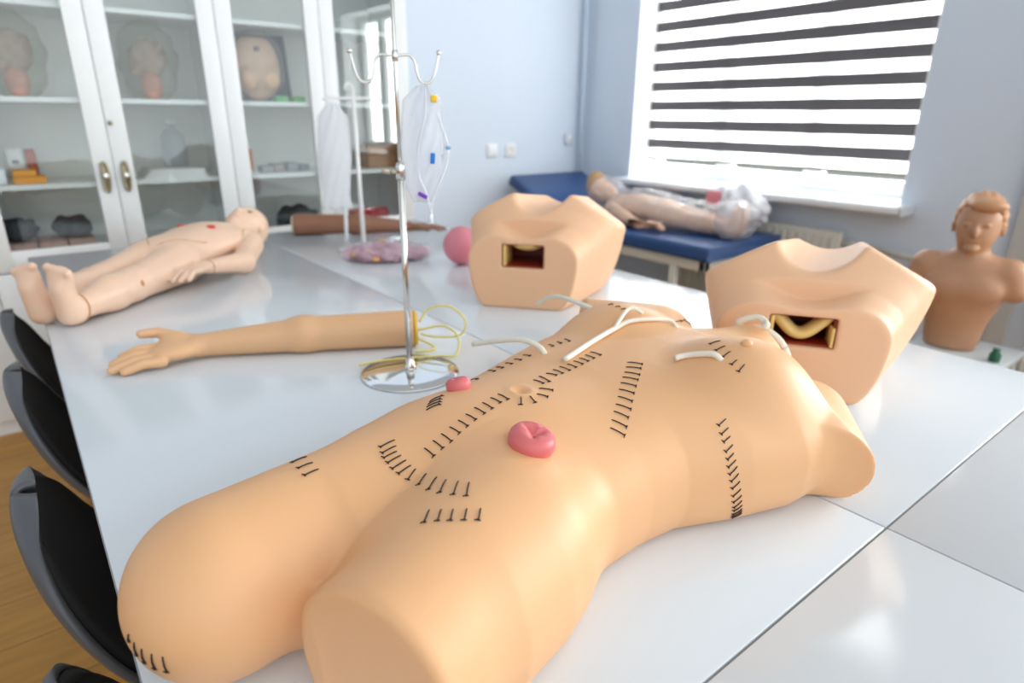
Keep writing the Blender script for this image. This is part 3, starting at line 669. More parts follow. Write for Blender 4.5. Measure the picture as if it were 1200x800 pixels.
FAR_STITCHES = [
    ((0.1179, 0.059, 0.1479), (0.1045, 0.0627, 0.1545), (0.0907, 0.0663, 0.1604), (0.3785, 0.0429, 0.9246)),
    ((0.1349, 0.0167, 0.1464), (0.1202, 0.0214, 0.1519), (0.1054, 0.026, 0.1571), (0.3456, 0.0896, 0.9341)),
    ((0.1289, 0.0062, 0.1513), (0.1175, 0.0086, 0.155), (0.1061, 0.0109, 0.1585), (0.3014, 0.1153, 0.9465)),
    ((0.1254, -0.008, 0.1552), (0.1157, -0.0067, 0.1582), (0.1058, -0.0054, 0.1607), (0.2472, 0.1296, 0.9603)),
    ((0.1234, -0.0235, 0.1584), (0.1143, -0.0226, 0.161), (0.1052, -0.0218, 0.1632), (0.2223, 0.1337, 0.9658)),
    ((0.1239, -0.041, 0.161), (0.1151, -0.0403, 0.1634), (0.1062, -0.0396, 0.1654), (0.2114, 0.1317, 0.9685)),
    ((0.1238, -0.0915, 0.1667), (0.1162, -0.0893, 0.1683), (0.1086, -0.0872, 0.1696), (0.1831, 0.071, 0.9805)),
    ((0.1223, -0.1074, 0.1684), (0.1152, -0.1053, 0.1697), (0.1081, -0.1033, 0.1709), (0.1704, 0.0687, 0.983)),
    ((0.1228, -0.1241, 0.1696), (0.113, -0.1203, 0.1712), (0.1032, -0.1166, 0.1726), (0.1484, 0.0646, 0.9868)),
    ((0.1447, -0.2428, 0.1994), (0.1431, -0.2458, 0.1999), (0.1416, -0.2488, 0.2003), (0.1153, 0.0438, 0.9924)),
    ((0.1267, -0.2408, 0.2005), (0.1251, -0.2437, 0.2007), (0.1234, -0.2466, 0.2009), (-0.0286, 0.0586, 0.9979)),
    ((0.113, -0.2401, 0.1997), (0.1117, -0.2433, 0.1998), (0.1103, -0.2464, 0.1999), (-0.1236, 0.0566, 0.9907)),
    ((0.0832, -0.3495, 0.1645), (0.0851, -0.3593, 0.1631), (0.087, -0.3691, 0.1616), (-0.4627, -0.2269, 0.857)),
    ((0.0854, -0.367, 0.1613), (0.0881, -0.3764, 0.1601), (0.0911, -0.3857, 0.1586), (-0.5016, -0.3275, 0.8007)),
    ((0.0907, -0.3891, 0.1568), (0.0893, -0.3935, 0.1537), (0.0881, -0.3978, 0.1503), (-0.4968, -0.4721, 0.7282))]
ON_BODY = {
    'stoma': [(-0.0949, 0.1259, 0.1625, -0.212, -0.135, 0.9679), (0.0626, 0.1152, 0.1698, 0.2964, -0.0112, 0.955)],
    'tubeY': [(0.0399, -0.0481, 0.1735, 0.0285, 0.0975, 0.9948), (0.0522, -0.0897, 0.1758, 0.0433, 0.0503, 0.9978), (0.0679, -0.1407, 0.1776, 0.0638, 0.0229, 0.9977), (0.0777, -0.1883, 0.1817, -0.1188, 0.2298, 0.966), (0.0752, -0.2206, 0.1889, -0.2537, 0.1729, 0.9517)],
    'branch': [(0.0737, -0.2189, 0.1881, -0.2502, 0.1827, 0.9508), (0.062, -0.2612, 0.1873, -0.3104, -0.0469, 0.9494), (0.0518, -0.2927, 0.181, -0.2061, -0.1387, 0.9686), (0.0341, -0.2926, 0.1783, -0.0771, -0.0656, 0.9949)],
    'hook': [(0.0764, -0.2023, 0.185, -0.1893, 0.2356, 0.9532), (0.0904, -0.2268, 0.1938, -0.2228, 0.1693, 0.9601), (0.0889, -0.2433, 0.1955, -0.2479, 0.0679, 0.9664), (0.0793, -0.2534, 0.1931, -0.2911, -0.0016, 0.9567)],
    'short': [(-0.0611, -0.1626, 0.1797, 0.0685, 0.239, 0.9686), (-0.0698, -0.1769, 0.1855, 0.1615, 0.3552, 0.9208), (-0.0908, -0.1855, 0.1925, 0.1057, 0.4159, 0.9032), (-0.1058, -0.189, 0.1951, 0.0103, 0.4249, 0.9052), (-0.1166, -0.189, 0.1948, -0.0724, 0.4358, 0.8971)],
    'flank': [(0.0887, -0.0573, 0.1707, 0.1383, 0.1186, 0.9833)],
    'arm': [(0.1666, -0.2394, 0.1937, 0.3316, 0.1193, 0.9358)],
    'neck': [(0.0139, -0.4417, 0.1604, 0.2867, -0.0448, 0.957), (-0.0077, -0.4516, 0.1626, -0.0513, -0.2355, 0.9705), (-0.0265, -0.4484, 0.159, -0.3538, 0.0105, 0.9352), (-0.119, -0.2896, 0.1995, -0.0789, -0.3605, 0.9294)],
    'nip': [(-0.1213, -0.2369, 0.2077, -0.0906, 0.0674, 0.9936)]}

def V3(a): return np.array(a, float)
def stitch_geo(a, m, b, n):
    a, m, b, n = map(V3, (a, m, b, n)); up = n * .0006; d = b - a; d /= np.linalg.norm(d) + 1e-9
    sd = np.cross(n, d); L = np.linalg.norm(b - a)
    return merge(tube([a + up * .2, a * .6 + m * .4 + up * 1.6, m + up * 2, b * .6 + m * .4 + up * 1.8, b + up], .00075, 6),
                 uvs(b + up * 1.6, .0013, 8, 6), tube([b + up - sd * .0036 + d * .001, b + up * 2, b + up * 1.4 + sd * .0022 + d * .0006], .0006, 5))
for i, s in enumerate(STITCHES):
    V, F = stitch_geo(*s); link_mesh('suture_stitch', V, F, M_thread, t_torso, loc=s[1])
if FAR_STITCHES:
    o = link_mesh('suture_stitch', *merge(*[stitch_geo(*s) for s in FAR_STITCHES]), M_thread, t_torso); o['kind'] = 'stuff'
def frame_from(n):
    n = V3(n) / np.linalg.norm(n); x = np.cross(n, [0.2, 1, 0]); x /= np.linalg.norm(x); y = np.cross(n, x); return np.stack([x, y, n], 1)
def stoma(pn, r, h, lab):
    p, n = V3(pn[:3]), pn[3:]; B = frame_from(n); seg = 64
    prof = [(r * .93, -.006), (r * .985, .0), (r * 1.0, h * .35), (r * .97, h * .62), (r * .86, h * .86), (r * .66, h * 1.0), (r * .46, h * 1.0), (r * .32, h * .95), (r * .2, h * .84), (r * .09, h * .70), (r * .02, h * .66)]
    V, F = lathe(prof, seg); F = F[:-2] + [F[-1]]
    a = np.arctan2(V[:, 1], V[:, 0]); rr = nrm(V[:, :2]) / r; w = np.clip((rr - .02) / .2, 0, 1) * np.clip((.62 - rr) / .3, 0, 1)
    # an irregular star-shaped pucker
    V[:, 2] += w * h * (-.20 * np.abs(np.cos(1.5 * a + .9)) ** 8 + .04 * np.cos(3 * a + .4)) * (V[:, 2] > h * .5)
    o = link_mesh('stoma', V @ B.T + p, F, M_stoma, t_torso); o['label'] = lab
stoma(ON_BODY['stoma'][0], .0265, .017, 'large pink round stoma with a puckered opening')
stoma(ON_BODY['stoma'][1], .0165, .014, 'small pink stoma at the far flank')
def lifted(k, h): return [V3(q[:3]) + V3(q[3:]) * h for q in ON_BODY[k]]
def drain(pts, r, lab): link_mesh('drain_tube', *tube(pts, r, 14, smooth=6), M_tube, t_torso)['label'] = lab
tr = .0042
y = lifted('tubeY', tr + .0005); b = lifted('branch', tr + .0008); hk = lifted('hook', tr + .002)
b[-1] = V3(ON_BODY['branch'][-1][:3]) - V3(ON_BODY['branch'][-1][3:]) * .004
drain(y + b[1:], [tr, tr, tr, tr * .9, tr * .72, tr * .72], 'long white drain tube bending into a hole at the right breast')
hk[1] = hk[1] + V3((0, 0, .006)); hk[2] = hk[2] + V3((0, 0, .006))
drain([y[3] + V3((0, 0, .001))] + hk[1:], tr * .75, 'short white tube arm rising from the long drain tube')
s_ = lifted('short', tr * .9); s_[0] += V3((0, 0, .002)); s_[-1] -= V3(ON_BODY['short'][-1][3:]) * .006
drain(s_, tr, 'short white drain tube below the near breast')
q = V3(ON_BODY['flank'][0][:3]); drain([q - V3((0, 0, .006)), q + V3((.015, .002, .006)), q + V3((.05, .006, .008)), q + V3((.10, .012, -.006)), q + V3((.165, .018, -.030))], tr, 'white drain tube sticking out over the far flank')
q = V3(ON_BODY['arm'][0][:3]); drain([q - V3((0, 0, .01)), q + V3((.03, -.002, -.008)), q + V3((.10, -.015, -.012)), q + V3((.17, -.045, -.030)), q + V3((.23, -.06, -.062))], tr, 'white tube reaching out from the far shoulder stump')
# neck: raised cream rim and a loop of wide tube
nc, nn = V3((.545, -.992, Z + .105)) - off, V3((-.05, -.95, .22)); B = frame_from(nn)
ring = [nc + B @ V3((.050 * math.cos(a), .050 * math.sin(a), .004)) for a in np.linspace(0, 2 * PI, 49)]
link_mesh('neck_ring', *tube(ring, .0065, 12), M_tube, t_torso)
nk = lifted('neck', .006); nk[1] += V3((0, 0, .008)); nk[2] += V3((0, 0, .008))
drain([nk[0] - V3((0, 0, .008)), nk[0], nk[1], nk[2], nk[2] + (nk[3] - nk[2]) * .18 - V3((0, 0, .004))], .0058, 'wide white tube looped over the neck opening')
link_mesh('nipple', *uvs(V3(ON_BODY['nip'][0][:3]) + V3(ON_BODY['nip'][0][3:]) * .001, (.008, .008, .006), 20, 12), M_skin, t_torso)
# ------------------------------------------------------------------ open pelvis models
M_red = mat('dark_red_lining', (0.28, 0.03, 0.010), 0.3)
M_pskin = mat('pale_peach_silicone', (0.82, 0.50, 0.30), 0.5, sss=0.12, ssss=0.02, sssr=(1, .5, .3))
M_yel = mat('cream_yellow_lining', (0.80, 0.57, 0.20), 0.45)
PV = np.array([(-.01, .149, .200), (.02, .158, .213), (.05, .170, .230), (.09, .191, .264), (.14, .222, .315), (.22, .226, .33), (.30, .20, .32)], np.float32)   # depth, half width, top
def f_pelvis(P):
    u, v, w_ = P[:, 0] - .24 * P[:, 1], P[:, 1], P[:, 2]
    hw = np.interp(v, PV[:, 0], PV[:, 1]); tp = np.interp(v, PV[:, 0], PV[:, 2])
    hh = (tp + .02) / 2; zc = hh - .02; n = 3.2
    q = (np.abs(u / hw) ** n + np.abs((w_ - zc) / hh) ** n) ** (1 / n); d = (q - 1) * np.minimum(hw, hh) * .8
    # lower sides tuck in towards the table
    d = smax(d, np.abs(u) * .93 - .128 - .36 * np.maximum(w_, 0) - .10 * v, .05)
    g1 = (u * .50 + (v - .15) * .16 + (w_ - .290) * .85) - .092 * .50
    g2 = (-u * .50 + (v - .15) * .16 + (w_ - .290) * .85) - .092 * .50
    d = smax(d, g1, .012); d = smax(d, g2, .012)
    dip = nrm(np.stack([u / 1.0, (w_ - .333) / 1.0], 1)) - .084
    d = smax(d, -dip, .012)
    d = smax(d, .006 * np.cos(u / .15 * PI) * (w_ > .1) - .5, .01) if False else d
    kid = nrm(np.stack([u / 1.25, (w_ - .265)], 1)) - .070        # gentle kidney dip above the cut face
    d = smax(d, -np.maximum(kid, -.5 + v * 9), .03)
    bk1 = (u * .55 + v * .80) - .30; bk2 = (-u * .55 + v * .80) - .30
    d = smax(d, np.maximum(bk1, bk2), .02); d = smax(d, -v, .004); d = smax(d, .0004 - w_, .006)
    cav = s_box(P, (.002, .06, .145), (.058, .105, .032), .004)
    return np.maximum(d, -cav)
Vp, Fp = nets(f_pelvis, (-.24, -.012, -.012), (.34, .33, .31), .005)
def pelvis(loc, rz, label, kind, sc_=(1, 1, 1)):
    t = thing('pelvis_model', label, 'pelvis model', loc, rz, group='open pelvis practice models')
    sc_ = np.array(sc_)
    link_mesh('body', Vp * sc_, Fp, M_pskin, t)
    e = .0012
    x0, x1, z0, z1 = -.056 + e, .060 - e, .113 + e, .177 - e
    wall = .003
    lin = merge(box((x0, .012, z0), (x0 + wall, .160, z1)), box((x1 - wall, .012, z0), (x1, .160, z1)), box((x0, .012, z0), (x1, .160, z0 + wall)), box((x0, .012, z1 - wall), (x1, .160, z1)), box((x0, .157, z0), (x1, .160, z1)))
    link_mesh('cavity_lining', lin[0] * sc_, lin[1], M_red, t, smooth=False)
    if kind == 'bulge':
        V, F = uvs((.008, .060, .179), (.050, .055, .026), 32, 16); V[:, 2] = np.minimum(V[:, 2], .1755)
        link_mesh('bladder', V * sc_, F, M_yel, t)
        rim = merge(box((x0 + .002, .004, z0 + .002), (x0 + .010, .10, z1 - .002), .003))
        link_mesh('side_lip', rim[0] * sc_, rim[1], M_yel, t)
    else:
        c = catmull([(-.050, .03, .180), (-.034, .028, .160), (-.010, .026, .136), (.012, .026, .136), (.036, .028, .158), (.052, .03, .176)], 8)
        V, F = tube(c, .0125, 16); V[:, 1] = (V[:, 1] - .027) * 1.6 + .034
        V[:, 2] = np.minimum(V[:, 2], .1755)
        link_mesh('uterus_band', V * sc_, F, M_yel, t)
        for rim in (box((x0 + .001, .004, z0 + .014), (x0 + .008, .06, z1 - .002), .003), box((x1 - .007, .004, z0 + .001), (x1 - .001, .06, z1 - .02), .002)):
            link_mesh('side_lip', rim[0] * sc_, rim[1], M_yel, t)
    return t
def place_face(bl, br):
    """front bottom edge from bl to br (seen from the front); returns loc and turn"""
    bl, br = np.array(bl), np.array(br); e = (br - bl) / np.linalg.norm(br - bl); return ((bl + br) / 2, math.atan2(e[1], e[0]))
c, a = place_face((1.395, -.956), (1.183, -1.137)); PEL1 = pelvis((c[0], c[1], Z), a, 'open pelvis model farther from the camera, beside the pink ball', 'bulge')
c, a = place_face((.642, -1.008), (.4135, -1.169)); PEL2 = pelvis((c[0], c[1], Z), a, 'open pelvis model nearer the camera, behind the neck of the stitched torso', 'band', (1, 1, .92))

# ------------------------------------------------------------------ practice arm with yellow tubes
M_armskin = mat('tan_arm_vinyl', (0.74, 0.44, 0.235), 0.42, sss=.08, ssss=.01)
M_ytube = mat('pale_yellow_tube', (0.82, 0.72, 0.22), 0.35)
def fingers(P, d, base, tips, r0, r1, bend=.006):
    for b, t in zip(base, tips):
        b, t = np.array(b), np.array(t); m = b * .5 + t * .5 + np.array([0, 0, bend])
        d = smin(d, np.minimum(s_cone(P, b, m, r0, (r0 + r1) / 2), s_cone(P, m, t, (r0 + r1) / 2, r1)), .004)
    return d
def f_arm(P):
    z = Z
    d = s_cone(P, (1.200, -.690, z + .042), (1.325, -.455, z + .0385), .042, .0385)
    d = smin(d, s_cone(P, (1.325, -.455, z + .0385), (1.417, -.262, z + .028), .0385, .0245), .02)
    d = smin(d, s_ell(P, (1.420, -.212, z + .027), (.039, .054, .020), 0.05), .02)
    d = smin(d, s_ell(P, (1.446, -.222, z + .036), (.022, .036, .020), -.2), .015)                # ball of the thumb
    d = fingers(P, d, [(1.390, -.178, z + .017), (1.409, -.172, z + .022), (1.428, -.172, z + .027), (1.444, -.178, z + .031)],
                [(1.394, -.110, z + .010), (1.411, -.090, z + .012), (1.430, -.096, z + .017), (1.446, -.115, z + .024)], .0115, .0088)
    d = smin(d, np.minimum(s_cone(P, (1.452, -.222, z + .044), (1.474, -.192, z + .055), .014, .0115), s_cone(P, (1.474, -.192, z + .055), (1.480, -.160, z + .056), .0115, .0092)), .008)
    d = smax(d, s_plane(P, (1.213, -.667, z), (-.47, -.88, 0)), .004)
    return smax(d, z + .0003 - P[:, 2], .006)
t = thing('injection_arm', 'tan practice arm with pale yellow tubing, lying with its hand towards the chairs', 'practice arm', (1.33, -.42, Z)); o3 = np.array(t.location)
V, F = nets(f_arm, (1.14, -.72, Z - .008), (1.50, -.07, Z + .095), .0035)
link_mesh('arm', V - o3, F, M_armskin, t)
ax = V3((-.47, -.88, 0)); c = V3((1.213, -.667, Z + .041))
B = frame_from(ax); ring = lathe([(.0005, .0), (.040, .0), (.0405, .004), (.036, .009), (.0005, .009)], 40)
link_mesh('end_cap', (ring[0] + V3((0, 0, .001))) @ B.T + c - o3, ring[1], mat('amber_rubber', (.70, .42, .03), .4), t)
for pts in ([(1.206, -.680, .805), (1.195, -.70, .835), (1.165, -.735, .842), (1.130, -.755, .815), (1.135, -.745, .78), (1.175, -.705, .772), (1.206, -.682, .775)],
            [(1.207, -.677, .785), (1.16, -.715, .80), (1.115, -.725, .785), (1.085, -.70, .757), (1.10, -.665, .757), (1.118, -.60, .762), (1.135, -.545, .763), (1.148, -.50, .760)],
            [(1.208, -.674, .765), (1.175, -.69, .757), (1.15, -.685, .7545), (1.15, -.665, .7545), (1.16, -.64, .7545)]):
    link_mesh('tubing', *tube([V3(p) - o3 for p in pts], .0026, 10, smooth=8), M_ytube, t)

# ------------------------------------------------------------------ brown practice arm at the far end
M_brown = mat('brown_arm_vinyl', (0.235, 0.105, 0.058), 0.5)
def f_brown(P):                                            # along local +x, hand at +x
    d = s_cone(P, (-.34, 0, .047), (-.05, 0, .042), .047, .040)
    d = smin(d, s_cone(P, (-.05, 0, .042), (.16, .0, .028), .040, .024), .03)
    d = smin(d, s_ell(P, (.21, .0, .024), (.052, .034, .018)), .02)
    d = fingers(P, d, [(.245, y, .022) for y in (-.024, -.008, .008, .023)], [(.315, -.030, .010), (.335, -.010, .010), (.332, .010, .010), (.31, .028, .010)], .0095, .007)
    d = smin(d, s_cone(P, (.20, -.026, .028), (.255, -.052, .018), .012, .008), .01)
    d = smax(d, -.325 - P[:, 0], .004)
    return smax(d, .0003 - P[:, 2], .006)
a0, a1 = V3((2.745, -.955, Z)), V3((2.47, -1.53, Z)); dr = a1 - a0
t = thing('brown_injection_arm', 'dark brown practice arm lying across the far end of the table', 'practice arm', tuple((a0 + a1) / 2), math.atan2(dr[1], dr[0]))
V, F = nets(f_brown, (-.36, -.08, -.008), (.36, .07, .105), .005); link_mesh('arm', V, F, M_brown, t)
V, F = lathe([(.001, 0), (.038, 0), (.040, .004), (.034, .008), (.001, .008)], 32); V = np.stack([-V[:, 2] - .325, V[:, 0], V[:, 1] + .046], 1); link_mesh('end_cap', V, F, mat('cream_cap', (.72, .66, .5), .5), t)
# small white cap lying in front of it
t = tag(link_mesh('paper_slip', *box((-.05, -.02, 0), (.05, .02, .012), .004), M_white, None), 'small flat white packet lying between the brown arm and the purple bag', 'packet'); t.location = (2.385, -1.235, Z); t.rotation_euler = (0, 0, -.95)

# ------------------------------------------------------------------ bag of purple tissue pads
def tissue_mat():
    m = mat('pink_purple_tissue', (.48, .23, .28), .35, noise=(16, (.62, .40, .47), .38, .62)); return m
def f_lump(P):
    d = s_ell(P, (0, 0, .03), (.125, .055, .034))
    for i, (x, y, r) in enumerate([(-.10, .01, .03), (-.06, -.02, .036), (-.015, .02, .04), (.03, -.015, .038), (.075, .01, .034), (.115, -.005, .026), (.14, .012, .02), (-.13, -.01, .02), (0, -.035, .028), (.05, .035, .026)]):
        d = smin(d, s_ell(P, (x, y, .028), (r * 1.1, r, r * .95)), .008)
    d = d + .003 * np.sin(P[:, 0] * 130) * np.sin(P[:, 1] * 150 + 1) + .002 * np.sin(P[:, 2] * 210 + P[:, 0] * 90)
    return smax(d, .0005 - P[:, 2], .005)
p0, p1 = V3((2.135, -.90, Z)), V3((1.985, -1.165, Z)); dr = p1 - p0
t = thing('tissue_pad_bag', 'clear bag of mottled pink and purple tissue lumps lying near the drip stand', 'bag', tuple((p0 + p1) / 2), math.atan2(dr[1], dr[0]))
V, F = nets(f_lump, (-.18, -.09, -.008), (.18, .09, .08), .005); link_mesh('tissue', V, F, tissue_mat(), t)
M_bag = glassy('clear_bag_film', (.97, .97, .98), .10, 1.45, haze=.10, hazecol=(.9, .9, .95), bump=(45, .02))
def f_bagl(P):
    d = f_lump(P * np.array([.93, .88, .93], np.float32)) * .9 - .004; return smax(d, .0004 - P[:, 2], .004)
V, F = nets(f_bagl, (-.2, -.11, -.01), (.2, .11, .09), .007); link_mesh('bag_film', V, F, M_bag, t)
for x, y, z in ((-.105, -.028, .03), (-.03, -.062, .018), (-.01, .01, .066)): link_mesh('foam_piece', *uvs((x, y, z), (.016, .010, .010), 12, 8), mat('orange_foam', (.75, .38, .18), .6), t)

# ------------------------------------------------------------------ pink ball
def f_ball(P): return nrm(P - np.array([0, 0, .068], np.float32)) - .068
V, F = uvs((0, 0, .0668), .0668, 48, 28)
t = tag(link_mesh('pink_ball', V, F, mat('pink_rubber', (.66, .20, .25), .42, noise=(9, (.71, .26, .31), .4, .65))), 'matte pink rubber ball resting beside the farther pelvis model', 'ball'); t.location = (1.850, -1.228, Z)
# ------------------------------------------------------------------ front drip stand
t = thing('drip_stand', 'small chrome drip stand with round base in front of the practice arm', 'drip stand', (1.068, -.576, Z))
link_mesh('base', *lathe([(.0005, 0), (.0985, 0), (.100, .0015), (.0985, .0035), (.07, .0062), (.03, .0085), (.013, .0105), (.0005, .0105)], 72), mat('polished_chrome', (.80, .81, .82), .08, 1.0), t)
link_mesh('hub', *lathe([(.0005, .009), (.0125, .009), (.0125, .018), (.009, .022), (.009, .034), (.0005, .034)], 28), M_chrome, t)
link_mesh('lower_pole', *tube([(0, 0, .03), (0, 0, .405)], .0062, 18), M_chrome, t)
link_mesh('upper_pole', *tube([(0, 0, .40), (0, 0, .73)], .0036, 14), M_chrome, t)
cl = link_mesh('clamp', *merge(lathe([(.004, .388), (.0088, .388), (.0088, .412), (.006, .418), (.0036, .418)], 24)), M_chrome, t)
ex = V3((-.475, -.88, 0)); 
link_mesh('clamp_screw', *merge(tube([V3((0, 0, .400)), -ex * .022 + V3((0, 0, .403))], .0034, 12), tube([-ex * .018 + V3((0, 0, .402)), -ex * .034 + V3((0, 0, .404))], .0052, 14)), mat('screw_knob', (.55, .5, .42), .35, .6), cl)
def hook(s, lab=None):
    pts = [(0, .596), (.012, .598), (.026, .598), (.034, .588), (.037, .572), (.042, .558), (.052, .553), (.063, .558), (.069, .572), (.073, .588), (.076, .600)]
    o = link_mesh('hook', *tube([ex * (s * a) + V3((0, 0, z)) for a, z in pts], .0024, 10, smooth=4), M_chrome, t)
    link_mesh('hook_ball', *uvs(ex * (s * .0765) + V3((0, 0, .603)), .0048, 16, 10), M_chrome, o)
hook(1); hook(-1)
link_mesh('crown_ring', *merge(tube([(0, 0, .588), (0, 0, .606)], .0055, 14), uvs((0, 0, .733), .006, 14, 8)), M_chrome, t)

# infusion set hanging from the right hook
M_pouch = glassy('pouch_film', (.97, .98, 1.0), .06, 1.4, haze=.42, hazecol=(.92, .95, 1.0), bump=(60, .012))
M_line = glassy('clear_line', (.96, .98, 1.0), .04, 1.45, haze=.55, hazecol=(.95, .97, 1.0))
H = V3((1.068, -.576, Z)) + ex * .0525 + V3((0, 0, .550))
t = thing('infusion_set', 'clear packed infusion set with yellow, blue and purple clips hanging from the hook', 'infusion set', tuple(H))
def pouch(wt, wm, wb, L, th, bow, M, parent, e, steps=26):
    nrmv = np.cross(e, (0, 0, 1.0)); V = []; n = 17
    for side in (1, -1):
        for i in range(steps + 1):
            s = i / steps; hw_ = np.interp(s, [0, .12, .5, .85, 1], [wt, wm * .85, wm, wm * .8, wb])
            for k in range(n):
                u = -1 + 2 * k / (n - 1)
                b = th * (1 - u * u) * math.sin(PI * min(1, max(0, s * .98 + .01))) + .0018 * math.sin(u * 9 + s * 17) * (1 - u * u)
                V.append(e * (u * hw_ + bow(s)) + nrmv * side * (b + .0004) + V3((0, 0, -s * L)))
    m = (steps + 1) * n; F = []
    for sd in (0, 1):
        for i in range(steps):
            for k in range(n - 1):
                q = (sd * m + i * n + k, sd * m + i * n + k + 1, sd * m + (i + 1) * n + k + 1, sd * m + (i + 1) * n + k); F.append(q if sd == 0 else q[::-1])
    rim = [k for k in range(n)] + [i * n + n - 1 for i in range(1, steps + 1)] + [steps * n + k for k in range(n - 2, -1, -1)] + [i * n for i in range(steps - 1, 0, -1)]
    for a, b in zip(rim, rim[1:] + rim[:1]): F.append((a, b, b + m, a + m))
    return np.array(V), F
link_mesh('pouch', *pouch(.010, .040, .016, .205, .012, lambda s: -.008 - .006 * s, M_pouch, t, ex), M_pouch, t)
lines = [[(.004, 0, -.002), (.012, 0, -.03), (.026, .003, -.07), (.036, .004, -.105), (.032, .004, -.14), (.018, .003, -.17), (.006, .0, -.20), (.0, 0, -.236)],
         [(-.002, .004, .0), (-.004, .010, -.05), (-.018, .012, -.10), (-.02, .012, -.15), (-.006, .010, -.19), (.001, .004, -.225)],
         [(.002, -.006, -.004), (.004, -.012, -.06), (.012, -.013, -.11), (.006, -.012, -.16), (-.012, -.011, -.18), (-.028, -.010, -.14), (-.026, -.010, -.09), (-.008, -.010, -.05)]]
nv = np.cross(ex, (0, 0, 1.0))
for l in lines: link_mesh('line', *tube([ex * a + nv * b + V3((0, 0, c_)) for a, b, c_ in l], .0022, 10, smooth=6), M_line, t)
def clip(a, b, z, sz, m, tilt=0):
    V, F = box((-sz[0], -sz[1], -sz[2]), (sz[0], sz[1], sz[2]), .0012, 2); ca, sa = math.cos(tilt), math.sin(tilt)
    V = np.stack([V[:, 0] * ca - V[:, 2] * sa, V[:, 1], V[:, 0] * sa + V[:, 2] * ca], 1)
    return np.outer(V[:, 0], ex) + np.outer(V[:, 1], nv) + np.outer(V[:, 2], (0, 0, 1.0)) + ex * a + nv * b + V3((0, 0, z)), F
link_mesh('yellow_clip', *clip(.013, .0035, -.022, (.0055, .006, .0058), None), mat('yellow_plastic', (.85, .55, .01), .35), t)
link_mesh('blue_clip', *clip(.007, .0155, -.124, (.0042, .004, .0095), None, -.1), mat('blue_plastic', (.0, .18, .62), .35), t)
link_mesh('purple_clip', *clip(-.014, .0150, -.190, (.009, .004, .0036), None, -.5), mat('purple_plastic', (.16, .02, .42), .35), t)
link_mesh('pale_blue_clip', *clip(.036, .0045, -.106, (.0045, .005, .003), None), mat('pale_blue_plastic', (.18, .35, .62), .35), t)
link_mesh('connector', *tube([V3((0, 0, -.222)), V3((0, 0, -.245))], [.0035, .0055], 12), mat('frosted_plastic', (.75, .8, .86), .3), t)

# ------------------------------------------------------------------ rear drip stand with a hanging white pack
t = thing('drip_stand', 'slim white drip stand behind the purple bag, near the glass cabinets', 'drip stand', (2.32, -1.072, Z))
M_wm = mat('white_coated_metal', (.80, .80, .79), .3)
link_mesh('base', *lathe([(.0005, 0), (.098, 0), (.0995, .002), (.0985, .004), (.03, .010), (.0005, .0105)], 48), M_wm, t)
link_mesh('pole', *tube([(0, 0, .008), (0, 0, .585)], [.0088, .0088, .0065, .0060], 14), M_wm, t)
link_mesh('crossbar', *tube([(.052, .095, .548), (.05, .090, .556), (0, 0, .556), (-.045, -.083, .556), (-.047, -.088, .548)], .0055, 10), M_wm, t)
link_mesh('top_hook', *tube([(0, 0, .58), (0, .004, .60), (.0, .018, .608), (.0, .030, .598), (.0, .033, .586)], .004, 8, smooth=4), M_wm, t)
e2 = V3((.46, .887, 0)) * -1
H2 = V3((2.32, -1.072, Z)) + V3((.035, .070, .538))
t = thing('white_pack', 'long translucent white pack hanging on the rear drip stand before the cabinet', 'pack', tuple(H2))
M_pack = glassy('milky_film', (.97, .98, .99), .12, 1.4, haze=.82, hazecol=(.93, .95, .97), bump=(40, .015))
link_mesh('pouch', *pouch(.020, .062, .056, .385, .014, lambda s: -.012 * s, M_pack, t, e2), M_pack, t)
link_mesh('hanging_loop', *tube([(.0, 0, -.006), (.004, .006, .012), (0, .0, .022), (-.004, -.006, .012), (0, 0, -.006)], .0018, 8, smooth=4), M_wm, t)
link_mesh('tail', *tube([e2 * .015 + V3((0, 0, -.375)), e2 * .017 + V3((0, 0, -.43)), e2 * .012 + V3((0, 0, -.515))], [.006, .0075, .008], 10), M_pack, t)
